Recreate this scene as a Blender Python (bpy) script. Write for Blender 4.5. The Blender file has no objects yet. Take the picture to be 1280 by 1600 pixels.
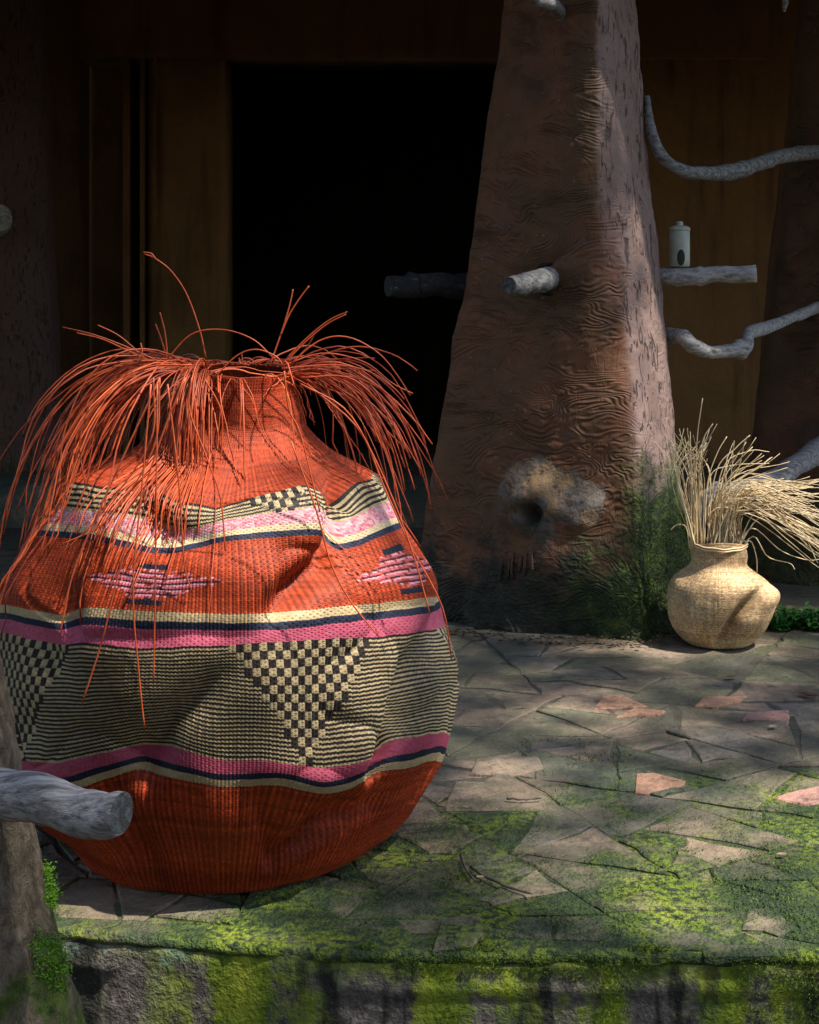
import bpy, math, random
import numpy as np
from mathutils import Vector, Matrix

sc = bpy.context.scene
C = sc.collection
rng = np.random.default_rng(7)
random.seed(7)

# ------------------------------------------------------------------ camera
F, HX, HY, CH = 2400.0, 640.0, 500.0, 1.0      # focal length in photo pixels, principal point / horizon, eye height
cam_d = bpy.data.cameras.new('camera')
cam = bpy.data.objects.new('camera', cam_d)
C.objects.link(cam)
cam.location = (0, 0, CH)
cam.rotation_euler = (math.radians(90), 0, 0)
cam_d.sensor_fit = 'VERTICAL'
cam_d.sensor_height = 24.0
cam_d.lens = 24.0 * F / 1600.0
cam_d.shift_y = -(800.0 - HY) / 1600.0
cam_d.clip_start = 0.05
cam_d.clip_end = 500
sc.camera = cam

# ------------------------------------------------------------------ light
SUN = Vector((0.54, -0.28, 1.0)).normalized()       # direction towards the sun
SUN_EL = math.asin(SUN.z)
SUN_AZ = math.atan2(SUN.x, SUN.y)
world = bpy.data.worlds.new('World')
sc.world = world
world.use_nodes = True
wn = world.node_tree
sky = wn.nodes.new('ShaderNodeTexSky')
sky.sky_type = 'NISHITA'
sky.sun_disc = False
sky.sun_elevation = SUN_EL
sky.sun_rotation = SUN_AZ
bg = wn.nodes['Background']
bg.inputs['Strength'].default_value = 0.14
wn.links.new(sky.outputs[0], bg.inputs['Color'])
sun_d = bpy.data.lights.new('sun', 'SUN')
sun_d.energy = 4.3
sun_d.angle = math.radians(1.1)
sun_d.color = (1.0, 0.94, 0.84)
sun = bpy.data.objects.new('sun', sun_d)
C.objects.link(sun)
sun.location = (4, -4, 12)
sun.rotation_euler = (-SUN).to_track_quat('-Z', 'Y').to_euler()
sc.view_settings.view_transform = 'Standard'
sc.view_settings.look = 'None'
sc.view_settings.gamma = 1.0
sc.view_settings.exposure = 1.05
sc.view_settings.use_curve_mapping = False
sc.render.engine = 'CYCLES'
sc.cycles.use_denoising = True
sc.cycles.max_bounces = 6
sc.cycles.diffuse_bounces = 4
sc.cycles.caustics_reflective = False
sc.cycles.caustics_refractive = False


def at(px, py, Y):
    return Vector(((px - HX) * Y / F, Y, CH - (py - HY) * Y / F))


# ------------------------------------------------------------------ helpers
def tag(o, label=None, cat=None, group=None, kind=None):
    if label: o['label'] = label
    if cat: o['category'] = cat
    if group: o['group'] = group
    if kind: o['kind'] = kind
    return o


def empty(name, loc, label=None, cat=None, group=None):
    o = bpy.data.objects.new(name, None)
    C.objects.link(o)
    o.location = loc
    o.empty_display_size = 0.1
    return tag(o, label, cat, group)


def mesh_np(name, V, faces, mat=None, parent=None, smooth=True):
    """V (n,3) world coordinates; faces: (m,4)/(m,3) int array or list of tuples."""
    me = bpy.data.meshes.new(name)
    V = np.asarray(V, dtype=np.float64)
    off = np.array(parent.matrix_world.translation if False else (pw(parent) if parent else (0, 0, 0)))
    V = V - off
    if isinstance(faces, np.ndarray):
        m, k = faces.shape
        me.vertices.add(len(V))
        me.vertices.foreach_set('co', V.astype(np.float32).ravel())
        me.loops.add(m * k)
        me.loops.foreach_set('vertex_index', faces.astype(np.int32).ravel())
        me.polygons.add(m)
        me.polygons.foreach_set('loop_start', np.arange(0, m * k, k, dtype=np.int32))
        me.polygons.foreach_set('loop_total', np.full(m, k, dtype=np.int32))
        me.update(calc_edges=True)
        me.validate()
    else:
        me.from_pydata([tuple(v) for v in V], [], faces)
        me.update()
    if smooth:
        me.polygons.foreach_set('use_smooth', np.ones(len(me.polygons), dtype=bool))
    if mat: me.materials.append(mat)
    o = bpy.data.objects.new(name, me)
    C.objects.link(o)
    if parent: o.parent = parent
    return o


def pw(o):
    """World translation of an unrotated, unscaled parent chain."""
    v = Vector((0, 0, 0))
    while o is not None:
        v += o.location
        o = o.parent
    return v


def _h(ix, iy, iz, seed):
    n = (ix.astype(np.int64) * 374761393 + iy.astype(np.int64) * 668265263 + iz.astype(np.int64) * 2147483647 + seed * 144269504) & 0xFFFFFFFF
    n = ((n ^ (n >> 13)) * 1274126177) & 0xFFFFFFFF
    n = n ^ (n >> 16)
    return (n & 0xFFFF) / 65535.0 * 2 - 1


def noise(P, scale=1.0, seed=0, octaves=1):
    P = np.asarray(P, float) * scale
    out = 0; amp = 1; tot = 0
    for k in range(octaves):
        i = np.floor(P).astype(np.int64); f = P - i
        f = f * f * (3 - 2 * f)
        r = 0
        for dx in (0, 1):
            for dy in (0, 1):
                for dz in (0, 1):
                    w = (f[..., 0] if dx else 1 - f[..., 0]) * (f[..., 1] if dy else 1 - f[..., 1]) * (f[..., 2] if dz else 1 - f[..., 2])
                    r = r + w * _h(i[..., 0] + dx, i[..., 1] + dy, i[..., 2] + dz, seed + k * 17)
        out = out + amp * r; tot += amp
        amp *= 0.5; P = P * 2.03
    return out / tot


def grid_faces(nu, nv, closed_u=False):
    """vertex index = j*nu+i ; i around, j along"""
    ni = nu if closed_u else nu - 1
    i = np.arange(ni); j = np.arange(nv - 1)
    I, J = np.meshgrid(i, j)
    I2 = (I + 1) % nu
    return np.stack([J * nu + I, J * nu + I2, (J + 1) * nu + I2, (J + 1) * nu + I], -1).reshape(-1, 4)


def tube(pts, radii, sides=8, cap=True, rough=0.0, seed=0):
    """returns (V, faces list) of a tube along pts"""
    P = np.asarray([tuple(p) for p in pts], float)
    n = len(P)
    radii = np.broadcast_to(np.asarray(radii, float), (n,))
    T = np.gradient(P, axis=0)
    T /= np.linalg.norm(T, axis=1)[:, None] + 1e-9
    ref = np.array([0.0, 0.0, 1.0])
    if abs(T[:, 2]).mean() > 0.75: ref = np.array([0.0, 1.0, 0.0])
    N = np.cross(T, ref); N /= np.linalg.norm(N, axis=1)[:, None] + 1e-9
    B = np.cross(T, N)
    a = np.linspace(0, 2 * np.pi, sides, endpoint=False)
    rr = radii[:, None] * np.ones(sides)
    V = P[:, None, :] + rr[..., None] * (np.cos(a)[None, :, None] * N[:, None, :] + np.sin(a)[None, :, None] * B[:, None, :])
    if rough > 0:
        nv = noise(V, 0.28 / max(radii.mean(), 1e-4), seed, 2) * 0.65 + noise(V * np.array([1, 1, 1]), 1.2 / max(radii.mean(), 1e-4), seed + 5, 1) * 0.35
        V = P[:, None, :] + (V - P[:, None, :]) * (1 + rough * nv)[..., None]
    V = V.reshape(-1, 3)
    fc = [tuple(f) for f in grid_faces(sides, n, True)]
    if cap:
        k = len(V)
        V = np.vstack([V, P[0], P[-1]])
        for s in range(sides):
            fc.append((k, (s + 1) % sides, s))
            fc.append((k + 1, (n - 1) * sides + s, (n - 1) * sides + (s + 1) % sides))
    return V, fc


def smooth_path(ctrl, n=24):
    """Catmull-Rom through control points"""
    Pp = np.asarray([tuple(p) for p in ctrl], float)
    if len(Pp) == 2:
        return Pp[0] + (Pp[1] - Pp[0]) * np.linspace(0, 1, n)[:, None]
    Pe = np.vstack([2 * Pp[0] - Pp[1], Pp, 2 * Pp[-1] - Pp[-2]])
    ts = np.linspace(0, len(Pp) - 1 - 1e-6, n)
    out = []
    for t in ts:
        k = int(t); u = t - k
        p0, p1, p2, p3 = Pe[k], Pe[k + 1], Pe[k + 2], Pe[k + 3]
        out.append(0.5 * ((2 * p1) + (-p0 + p2) * u + (2 * p0 - 5 * p1 + 4 * p2 - p3) * u * u + (-p0 + 3 * p1 - 3 * p2 + p3) * u ** 3))
    return np.array(out)


class Bag:
    """collects pieces of one part"""
    def __init__(s): s.V = []; s.F = []; s.n = 0
    def add(s, V, F):
        s.V.append(np.asarray(V, float)); s.F += [tuple(int(i) + s.n for i in f) for f in F]; s.n += len(V)
    def box(s, x0, x1, y0, y1, z0, z1):
        V = [(x, y, z) for x in (x0, x1) for y in (y0, y1) for z in (z0, z1)]
        s.add(V, [(0, 1, 3, 2), (4, 6, 7, 5), (0, 4, 5, 1), (2, 3, 7, 6), (0, 2, 6, 4), (1, 5, 7, 3)])
    def build(s, name, mat, parent=None, smooth=True):
        return mesh_np(name, np.vstack(s.V), s.F, mat, parent, smooth)


def lathe(profile, center, n=24):
    P = np.asarray(profile, float)
    a = np.linspace(0, 2 * np.pi, n, endpoint=False)
    V = np.zeros((len(P), n, 3))
    V[..., 0] = center[0] + P[:, :1] * np.cos(a); V[..., 1] = center[1] + P[:, :1] * np.sin(a); V[..., 2] = center[2] + P[:, 1:]
    return V.reshape(-1, 3), [tuple(f) for f in grid_faces(n, len(P), True)]


# ------------------------------------------------------------------ materials
class NT:
    def __init__(s, name, rough=0.8, spec=0.3):
        s.m = bpy.data.materials.new(name); s.m.use_nodes = True
        s.t = s.m.node_tree; s.b = s.t.nodes['Principled BSDF']
        s.b.inputs['Roughness'].default_value = rough
        s.b.inputs['Specular IOR Level'].default_value = spec
    def n(s, typ, **kw):
        nd = s.t.nodes.new(typ)
        for k, v in kw.items(): setattr(nd, k, v)
        return nd
    def put(s, sock, v):
        if hasattr(v, 'is_output'): s.t.links.new(v, sock)
        elif isinstance(v, (tuple, list)) and len(v) == 3 and sock.type == 'RGBA': sock.default_value = (*v, 1)
        else: sock.default_value = v
    def pos(s):
        return s.n('ShaderNodeNewGeometry').outputs['Position']
    def obj(s):
        return s.n('ShaderNodeTexCoord').outputs['Object']
    def vmath(s, op, a, b):
        nd = s.n('ShaderNodeVectorMath', operation=op); s.put(nd.inputs[0], a); s.put(nd.inputs[1], b); return nd.outputs[0]
    def math(s, op, a, b=0.0, c=None, clamp=False):
        nd = s.n('ShaderNodeMath', operation=op); nd.use_clamp = clamp
        s.put(nd.inputs[0], a); s.put(nd.inputs[1], b)
        if c is not None: s.put(nd.inputs[2], c)
        return nd.outputs[0]
    def noise(s, vec, scale=5.0, detail=3.0, rough=0.55, dist=0.0):
        nd = s.n('ShaderNodeTexNoise'); s.put(nd.inputs['Vector'], vec)
        nd.inputs['Scale'].default_value = scale; nd.inputs['Detail'].default_value = detail
        nd.inputs['Roughness'].default_value = rough; nd.inputs['Distortion'].default_value = dist
        return nd.outputs['Fac']
    def voro(s, vec, scale=5.0, feature='F1', out='Distance'):
        nd = s.n('ShaderNodeTexVoronoi', feature=feature); s.put(nd.inputs['Vector'], vec); nd.inputs['Scale'].default_value = scale
        return nd.outputs[out]
    def ramp(s, fac, stops, interp='LINEAR'):
        nd = s.n('ShaderNodeValToRGB'); s.put(nd.inputs[0], fac)
        cr = nd.color_ramp; cr.interpolation = interp
        while len(cr.elements) < len(stops): cr.elements.new(0.5)
        for e, (p, c) in zip(cr.elements, stops):
            e.position = p; e.color = (*c, 1) if len(c) == 3 else c
        return nd.outputs['Color']
    def mix(s, fac, a, b, mode='MIX'):
        nd = s.n('ShaderNodeMix', data_type='RGBA', blend_type=mode)
        s.put(nd.inputs[0], fac); s.put(nd.inputs[6], a); s.put(nd.inputs[7], b)
        return nd.outputs[2]
    def maprange(s, v, a, b, c=0.0, d=1.0, smooth=True):
        nd = s.n('ShaderNodeMapRange'); nd.interpolation_type = 'SMOOTHSTEP' if smooth else 'LINEAR'
        s.put(nd.inputs[0], v)
        for k, x in zip((1, 2, 3, 4), (a, b, c, d)): nd.inputs[k].default_value = x
        return nd.outputs[0]
    def sep(s, vec):
        nd = s.n('ShaderNodeSeparateXYZ'); s.put(nd.inputs[0], vec); return nd.outputs
    def color(s, c): s.put(s.b.inputs['Base Color'], c)
    def bump(s, h, strength=0.5, dist=0.01, prev=None):
        nd = s.n('ShaderNodeBump'); nd.inputs['Strength'].default_value = strength; nd.inputs['Distance'].default_value = dist
        s.put(nd.inputs['Height'], h)
        if prev is not None: s.t.links.new(prev, nd.inputs['Normal'])
        s.t.links.new(nd.outputs[0], s.b.inputs['Normal'])
        return nd.outputs[0]


M = {}


def mat_weave(name, rough=0.62):
    t = NT(name, rough, 0.25)
    at_ = t.n('ShaderNodeAttribute', attribute_name='Col')
    p = t.pos()
    n1 = t.noise(p, 9, 3)
    n2 = t.noise(p, 420, 2)
    c = t.mix(1.0, at_.outputs['Color'], t.ramp(n1, [(0.3, (.78, .76, .74)), (0.7, (1.1, 1.1, 1.1))]), 'MULTIPLY')
    c = t.mix(1.0, c, t.ramp(n2, [(0.3, (.8, .8, .8)), (0.75, (1.18, 1.15, 1.12))]), 'MULTIPLY')
    t.color(c)
    t.bump(n2, 0.35, 0.0012)
    return t.m


M['weave'] = mat_weave('dyed_weave')
M['weave_plain'] = mat_weave('natural_weave', 0.6)


def mat_straw(name, a, b):
    t = NT(name, 0.45, 0.4)
    p = t.pos()
    isl = t.n('ShaderNodeNewGeometry').outputs['Random Per Island']
    c = t.ramp(t.math('ADD', t.math('MULTIPLY', t.noise(p, 60, 2), .6), t.math('MULTIPLY', isl, .4)), [(0.28, a), (0.72, b)])
    c = t.mix(t.maprange(isl, .86, .98, 0, .5), c, tuple(min(1, v * 1.45) for v in b))
    t.color(c)
    t.bump(t.noise(p, 600, 2), 0.4, 0.001)
    return t.m


M['straw_orange'] = mat_straw('dyed_straw', (.25, .030, .007), (.56, .095, .02))
M['straw_tan'] = mat_straw('natural_straw', (.48, .34, .17), (.78, .62, .38))


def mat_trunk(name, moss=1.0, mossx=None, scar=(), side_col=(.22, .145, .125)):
    t = NT(name, 0.72, 0.35)
    p = t.pos()
    x, y, z = t.sep(p)
    nrm = t.n('ShaderNodeNewGeometry').outputs['Normal']
    nx, ny, nz = t.sep(nrm)
    n_big = t.noise(p, 2.2, 4, 0.6)
    n_mid = t.noise(p, 11, 5, 0.6)
    base = t.ramp(n_big, [(0.28, (.055, .03, .011)), (0.42, (.09, .043, .016)), (0.54, (.15, .056, .024)), (0.64, (.075, .036, .015)), (0.76, (.11, .055, .04))])
    base = t.mix(t.maprange(n_mid, .56, .72, 0, .7), base, (.10, .055, .045))
    # paler on the right-facing side: skylight put into the colour, with grey weathering
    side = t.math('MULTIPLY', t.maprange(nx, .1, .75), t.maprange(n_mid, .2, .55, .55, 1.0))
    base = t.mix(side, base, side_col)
    # carved grain : contour lines of slow noise
    st = t.vmath('MULTIPLY', p, (1.0, 1.0, 1.9))
    g = t.noise(st, 2.6, 3.2, 0.5, 0.5)
    ring = t.math('SINE', t.math('MULTIPLY', g, 190.0))
    ringm = t.math('MULTIPLY', t.maprange(t.noise(p, 3.1, 3), .36, .54, .15, 1.0), t.maprange(t.noise(t.vmath('MULTIPLY', p, (1.0, 1.0, 3.0)), 9.0, 3), .36, .6, .15, 1.0))
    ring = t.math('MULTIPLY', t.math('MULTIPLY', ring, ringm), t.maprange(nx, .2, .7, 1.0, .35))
    # short gouges running up the paler side
    sv = t.vmath('MULTIPLY', p, (48.0, 48.0, 13.0))
    pit = t.maprange(t.noise(sv, 1.0, 2, .55, 1.2), .56, .68)
    pit = t.math('MULTIPLY', pit, t.maprange(nx, .2, .7, .2, 1.0))
    h = t.math('SUBTRACT', t.math('MULTIPLY', ring, .35), t.math('MULTIPLY', pit, 1.0))
    h = t.math('ADD', h, t.math('MULTIPLY', t.noise(p, 38, 4), .55))
    base = t.mix(t.math('MULTIPLY', pit, .75), base, (.02, .012, .012))
    base = t.mix(t.maprange(ring, -.2, -.9, 0, .35), base, (.04, .018, .012))
    speck = t.maprange(t.voro(p, 26), .07, .04)
    base = t.mix(t.math('MULTIPLY', speck, .7), base, (.42, .33, .26))
    for (sx, sz, sr, c1, c2) in scar:      # bare patches where the coloured render has come away
        dx = t.math('SUBTRACT', x, sx); dz = t.math('SUBTRACT', z, sz)
        rad = t.math('SQRT', t.math('ADD', t.math('MULTIPLY', dx, dx), t.math('MULTIPLY', dz, dz)))
        rad = t.math('ADD', rad, t.math('MULTIPLY', t.math('SUBTRACT', t.noise(t.vmath('ADD', p, (sx * 9, sz * 7, 0.0)), 11, 5, .62), .5), sr * 2.0))
        pm = t.math('MULTIPLY', t.maprange(rad, sr, sr * .86), t.maprange(y, 5.1, 5.0))
        sc2 = t.ramp(t.noise(p, 21, 4, .65), [(.36, c1), (.62, c2)])
        sc2 = t.mix(t.maprange(t.noise(p, 48, 4, .6), .55, .66, 0, .8), sc2, (.05, .035, .025))
        base = t.mix(pm, base, sc2)
        h = t.math('SUBTRACT', t.math('MULTIPLY', h, t.math('SUBTRACT', 1.0, t.math('MULTIPLY', pm, .75))), t.math('MULTIPLY', pm, .8))
        h = t.math('ADD', h, t.math('MULTIPLY', pm, t.math('MULTIPLY', t.noise(p, 26, 4, .6), 1.6)))
    # moss and damp at the foot
    mz = t.math('ADD', z, t.math('MULTIPLY', t.math('SUBTRACT', t.noise(p, 4.5, 5, .65), .5), .75))
    mm = t.maprange(mz, .34, .16, 0.0, moss)
    if mossx is not None:
        right = t.maprange(x, mossx, mossx + .12)
        mz2 = t.math('ADD', z, t.math('MULTIPLY', t.math('SUBTRACT', t.noise(p, 7.0, 5, .65), .5), .55))
        mm = t.math('MAXIMUM', mm, t.math('MULTIPLY', t.maprange(mz2, .62, .42), right))
    mc = t.ramp(t.noise(p, 24, 4, .7), [(.3, (.006, .010, .004)), (.5, (.022, .04, .007)), (.68, (.07, .11, .014)), (.85, (.09, .075, .05))])
    soil = t.ramp(t.noise(p, 19, 4, .7), [(.35, (.010, .009, .006)), (.6, (.03, .026, .016)), (.8, (.075, .055, .038))])
    if mossx is not None: mc = t.mix(t.maprange(t.math('ADD', x, t.math('MULTIPLY', t.noise(p, 6, 3), .3)), mossx - .12, mossx + .2), soil, mc)
    base = t.mix(mm, base, mc)
    t.color(base)
    hh = t.math('ADD', h, t.math('MULTIPLY', mm, t.math('MULTIPLY', t.noise(p, 90, 3), 1.6)))
    t.bump(hh, 0.85, 0.008)
    return t.m


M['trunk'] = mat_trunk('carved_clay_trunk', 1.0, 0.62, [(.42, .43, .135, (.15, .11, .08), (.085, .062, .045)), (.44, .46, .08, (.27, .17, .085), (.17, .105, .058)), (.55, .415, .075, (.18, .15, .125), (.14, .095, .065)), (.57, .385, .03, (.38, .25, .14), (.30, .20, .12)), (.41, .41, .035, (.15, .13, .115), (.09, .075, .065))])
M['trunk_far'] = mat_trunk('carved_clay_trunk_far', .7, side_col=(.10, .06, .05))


def mat_wall(name, a, b, c_):
    t = NT(name, 0.85, 0.2)
    p = t.pos()
    n = t.noise(p, 1.4, 5, .6)
    c = t.ramp(n, [(.3, a), (.5, b), (.72, c_)])
    c = t.mix(t.maprange(t.noise(t.vmath('MULTIPLY', p, (9, 9, 1.1)), 1.0, 4), .5, .72, 0, .55), c, (.045, .02, .01))
    t.color(c)
    t.bump(t.noise(p, 22, 5), .6, .012)
    return t.m


M['wall'] = mat_wall('mud_plaster', (.12, .06, .02), (.20, .105, .036), (.165, .075, .03))
M['beam'] = mat_wall('dark_timber', (.10, .05, .019), (.175, .085, .03), (.13, .06, .023))
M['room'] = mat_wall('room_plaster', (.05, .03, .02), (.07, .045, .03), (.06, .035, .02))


def mat_drift(name, a=(.19, .18, .17), b=(.42, .41, .40), sc_=(1, 1, 1)):
    t = NT(name, 0.75, 0.25)
    p = t.obj()
    st = t.vmath('MULTIPLY', p, sc_)
    n = t.noise(st, 1.0, 5, .6)
    fine = t.noise(st, 4.0, 3, .6)
    c = t.ramp(n, [(.28, (.07, .06, .055)), (.42, a), (.62, b), (.8, (.3, .26, .22))])
    crack = t.maprange(fine, .36, .27)
    c = t.mix(t.math('MULTIPLY', crack, .8), c, (.03, .026, .024))
    t.color(c)
    t.bump(t.math('ADD', fine, t.math('MULTIPLY', t.noise(p, 70, 3), .4)), .55, .006)
    return t.m


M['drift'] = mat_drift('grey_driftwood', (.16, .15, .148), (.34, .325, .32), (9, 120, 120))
M['drift_shade'] = mat_drift('weathered_branch_shaded', (.11, .105, .10), (.27, .26, .25), (15, 90, 90))  # darker copy of the driftwood: porch shade put into the colour
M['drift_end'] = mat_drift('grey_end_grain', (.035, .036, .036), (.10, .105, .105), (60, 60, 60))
M['drift_deep_shade'] = mat_drift('shaded_driftwood', (.014, .014, .014), (.032, .032, .032), (13, 90, 90))  # doorway shade on the left peg put into the wood colour
M['drift_pale'] = mat_drift('pale_driftwood', (.22, .21, .2), (.42, .4, .38), (22, 90, 90))


def moss_nodes(t, p, bias):
    """yellow-green to dark moss; returns colour, mask"""
    x, y, z = t.sep(p)
    n1 = t.noise(p, 2.6, 5, .62, .3)
    n2 = t.noise(p, 13, 4, .65)
    # damp garden edge : more moss near the front of the slab and to the open side
    grad = t.math('ADD', t.math('ADD', t.math('MULTIPLY', t.maprange(y, 4.1, 2.5), .10), t.math('MULTIPLY', t.maprange(y, 3.35, 2.65), .11)), t.math('MULTIPLY', t.maprange(x, .15, .75), t.maprange(y, 3.6, 3.1, .02, .15)))
    f = t.math('ADD', t.math('ADD', t.math('MULTIPLY', n1, .72), t.math('MULTIPLY', n2, .28)), t.math('ADD', grad, bias))
    mask = t.maprange(f, .61, .80)
    col = t.ramp(t.noise(p, 5.5, 4, .6), [(.3, (.022, .042, .022)), (.45, (.05, .085, .02)), (.6, (.17, .23, .018)), (.78, (.36, .40, .035))])
    col = t.mix(t.maprange(t.noise(p, 60, 3), .42, .62), col, (.028, .048, .018))
    return col, mask


def mat_stone(name, cols, bias=0.0):
    t = NT(name, 0.78, 0.3)
    p = t.pos()
    inf = t.n('ShaderNodeObjectInfo').outputs['Random']
    pp = t.vmath('ADD', p, t.vmath('MULTIPLY', inf, (7.0, 3.0, 5.0)))
    c = t.ramp(t.noise(pp, 6, 5, .65, .4), [(.25, cols[0]), (.5, cols[1]), (.75, cols[2])])
    c = t.mix(t.maprange(t.noise(p, 30, 4, .7), .5, .68, 0, .6), c, (.028, .03, .022))
    c = t.mix(t.maprange(t.noise(p, 3.6, 5, .6), .38, .56, 0, .85 if bias > -.1 else .35), c, (.078, .072, .048))
    c = t.mix(t.maprange(t.noise(p, 95, 2), .62, .72, 0, .6), c, (.2, .18, .15))
    c = t.mix(t.maprange(t.noise(p, 1.7, 4, .6), .5, .66, 0, .6 if bias > -.1 else .1), c, (.032, .048, .042))
    c = t.mix(t.maprange(t.noise(t.vmath('ADD', p, (5.0, 9.0, 2.0)), 2.3, 5, .65), .53, .66, 0, .6 if bias > -.1 else .1), c, (.24, .17, .12))
    mc, mk = moss_nodes(t, p, bias)
    c = t.mix(mk, c, mc)
    t.color(c)
    h = t.math('ADD', t.math('MULTIPLY', t.noise(pp, 18, 6, .65), 1.0), t.math('MULTIPLY', mk, t.math('MULTIPLY', t.noise(p, 150, 3), .9)))
    t.bump(h, 1.0, .02)
    return t.m


STONES = [
    mat_stone('stone_grey', ((.10, .085, .065), (.19, .16, .125), (.14, .125, .10))),
    mat_stone('stone_taupe', ((.14, .10, .07), (.26, .19, .135), (.18, .14, .10))),
    mat_stone('stone_green', ((.07, .08, .045), (.14, .14, .085), (.10, .105, .07)), .05),
    mat_stone('stone_tan', ((.22, .15, .10), (.34, .25, .17), (.26, .19, .13)), -.03),
    mat_stone('stone_terracotta', ((.30, .15, .10), (.42, .22, .14), (.36, .20, .13)), -.22),
    mat_stone('stone_pink', ((.36, .16, .13), (.46, .24, .19), (.34, .19, .15)), -.2),
]
M['mortar'] = mat_stone('mossy_mortar', ((.05, .05, .04), (.08, .075, .06), (.06, .06, .05)), .06)


def mat_riser():
    t = NT('stained_concrete', 0.85, 0.2)
    p = t.pos()
    x, y, z = t.sep(p)
    st = t.vmath('MULTIPLY', p, (1.0, 1.0, .13))
    n1 = t.noise(st, 7, 4, .55)
    n2 = t.noise(p, 38, 5, .7)
    n3 = t.noise(st, 11, 4, .6)
    c = t.ramp(n2, [(.3, (.05, .045, .04)), (.5, (.13, .11, .095)), (.75, (.34, .29, .25))])
    c = t.mix(t.maprange(n3, .53, .62, 0, .9), c, (.016, .016, .013))
    m = t.maprange(t.math('ADD', n1, t.math('MULTIPLY', t.math('SUBTRACT', n2, .5), .35)), .46, .56)
    top = t.maprange(t.math('ADD', z, t.math('MULTIPLY', t.math('SUBTRACT', n2, .5), .12)), -.055, -.015)
    xr = t.maprange(x, -.55, -.3, .0, 1.0)
    m = t.math('MULTIPLY', t.math('MAXIMUM', m, t.math('MULTIPLY', top, .8)), xr)
    mc = t.ramp(t.noise(p, 17, 4, .7), [(.3, (.045, .085, .012)), (.5, (.16, .21, .018)), (.7, (.33, .36, .035))])
    m = t.math('MULTIPLY', m, t.maprange(n3, .54, .64, 1.0, .35))
    c = t.mix(m, c, mc)
    lich = t.math('MULTIPLY', t.maprange(t.noise(p, 16, 4, .6), .5, .6), t.maprange(x, -.28, -.42))
    c = t.mix(t.math('MULTIPLY', lich, top), c, (.15, .24, .17))
    t.color(c)
    t.bump(t.math('ADD', n2, t.math('MULTIPLY', t.noise(p, 130, 3), .5)), .9, .012)
    return t.m


M['riser'] = mat_riser()


def mat_simple(name, a, b, scale=20, rough=.8, bump=.3, spec=.25):
    t = NT(name, rough, spec)
    p = t.pos()
    n = t.noise(p, scale, 4, .6)
    t.color(t.ramp(n, [(.3, a), (.7, b)]))
    if bump: t.bump(n, bump, .01)
    return t.m


M['soil'] = mat_simple('dark_soil', (.02, .014, .01), (.07, .05, .035), 14)
M['moss'] = mat_simple('moss_fibre', (.03, .06, .008), (.13, .2, .015), 30, .9, 0)
M['moss_dark'] = mat_simple('dark_moss_fibre', (.012, .026, .006), (.05, .09, .012), 30, .9, 0)
M['moss_bright'] = mat_simple('bright_moss_fibre', (.05, .13, .01), (.13, .3, .015), 30, .9, 0)
M['leaf'] = mat_simple('fresh_leaf', (.02, .09, .015), (.06, .2, .03), 9, .45, 0, .4)
M['leaf_tree'] = mat_simple('tree_leaf', (.03, .06, .012), (.07, .12, .02), 2, .5, 0, .4)
M['litter'] = mat_simple('leaf_litter', (.025, .014, .008), (.16, .09, .05), 26, .8, 0)
M['litter_pale'] = mat_simple('dry_leaf', (.2, .14, .08), (.36, .28, .18), 26, .7, 0)
M['twig'] = mat_simple('twig_bark', (.05, .04, .03), (.16, .13, .1), 60, .8, 0)
M['thatch'] = mat_simple('dry_thatch', (.06, .045, .025), (.16, .12, .06), 30, .9, .6)
M['canister'] = mat_simple('pale_enamel', (.26, .27, .21), (.34, .35, .28), 30, .4, .05, .5)
M['canister_dark'] = mat_simple('dark_green_badge', (.008, .014, .01), (.014, .022, .016), 30, .5, 0)
M['scar_tan'] = mat_simple('bare_tan_plaster', (.22, .13, .07), (.40, .27, .16), 22, .9, .7)
M['scar_grey'] = mat_simple('bare_grey_plaster', (.13, .12, .105), (.30, .27, .24), 18, .9, .7)
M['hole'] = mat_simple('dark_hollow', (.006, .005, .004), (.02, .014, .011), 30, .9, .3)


def mat_bark():
    t = NT('rough_bark', .85, .2)
    p = t.pos()
    st = t.vmath('MULTIPLY', p, (1, 1, .6))
    n = t.noise(st, 48, 6, .72, .6)
    c = t.ramp(n, [(.3, (.035, .026, .018)), (.5, (.12, .09, .06)), (.75, (.24, .19, .14))])
    x, y, z = t.sep(p)
    m = t.maprange(t.math('ADD', t.noise(p, 12, 5, .65), t.maprange(z, .42, -.05, -.1, .12)), .53, .66)
    c = t.mix(m, c, t.ramp(t.noise(p, 40, 3), [(.3, (.02, .035, .008)), (.7, (.09, .13, .02))]))
    t.color(c)
    t.bump(n, 1.0, .02)
    return t.m


M['bark'] = mat_bark()

# ------------------------------------------------------------------ ground
g = 120
gv = np.array([(-g, -g, -.42), (g, -g, -.42), (g, g, -.42), (-g, g, -.42)], float)
ground = tag(mesh_np('ground', gv, [(0, 1, 2, 3)], M['soil']), kind='structure')

# ------------------------------------------------------------------ patio : mortar bed, paving stones, riser
EDGE = [(-3.4, 2.90), (-1.0, 2.62), (-.57, 2.525), (-.2, 2.447), (0.0, 2.43), (3.6, 2.42)]


def edge_y(x):
    return np.interp(x, [e[0] for e in EDGE], [e[1] for e in EDGE])


patio = tag(bpy.data.objects.new('patio', None), kind='structure')
C.objects.link(patio)

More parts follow.
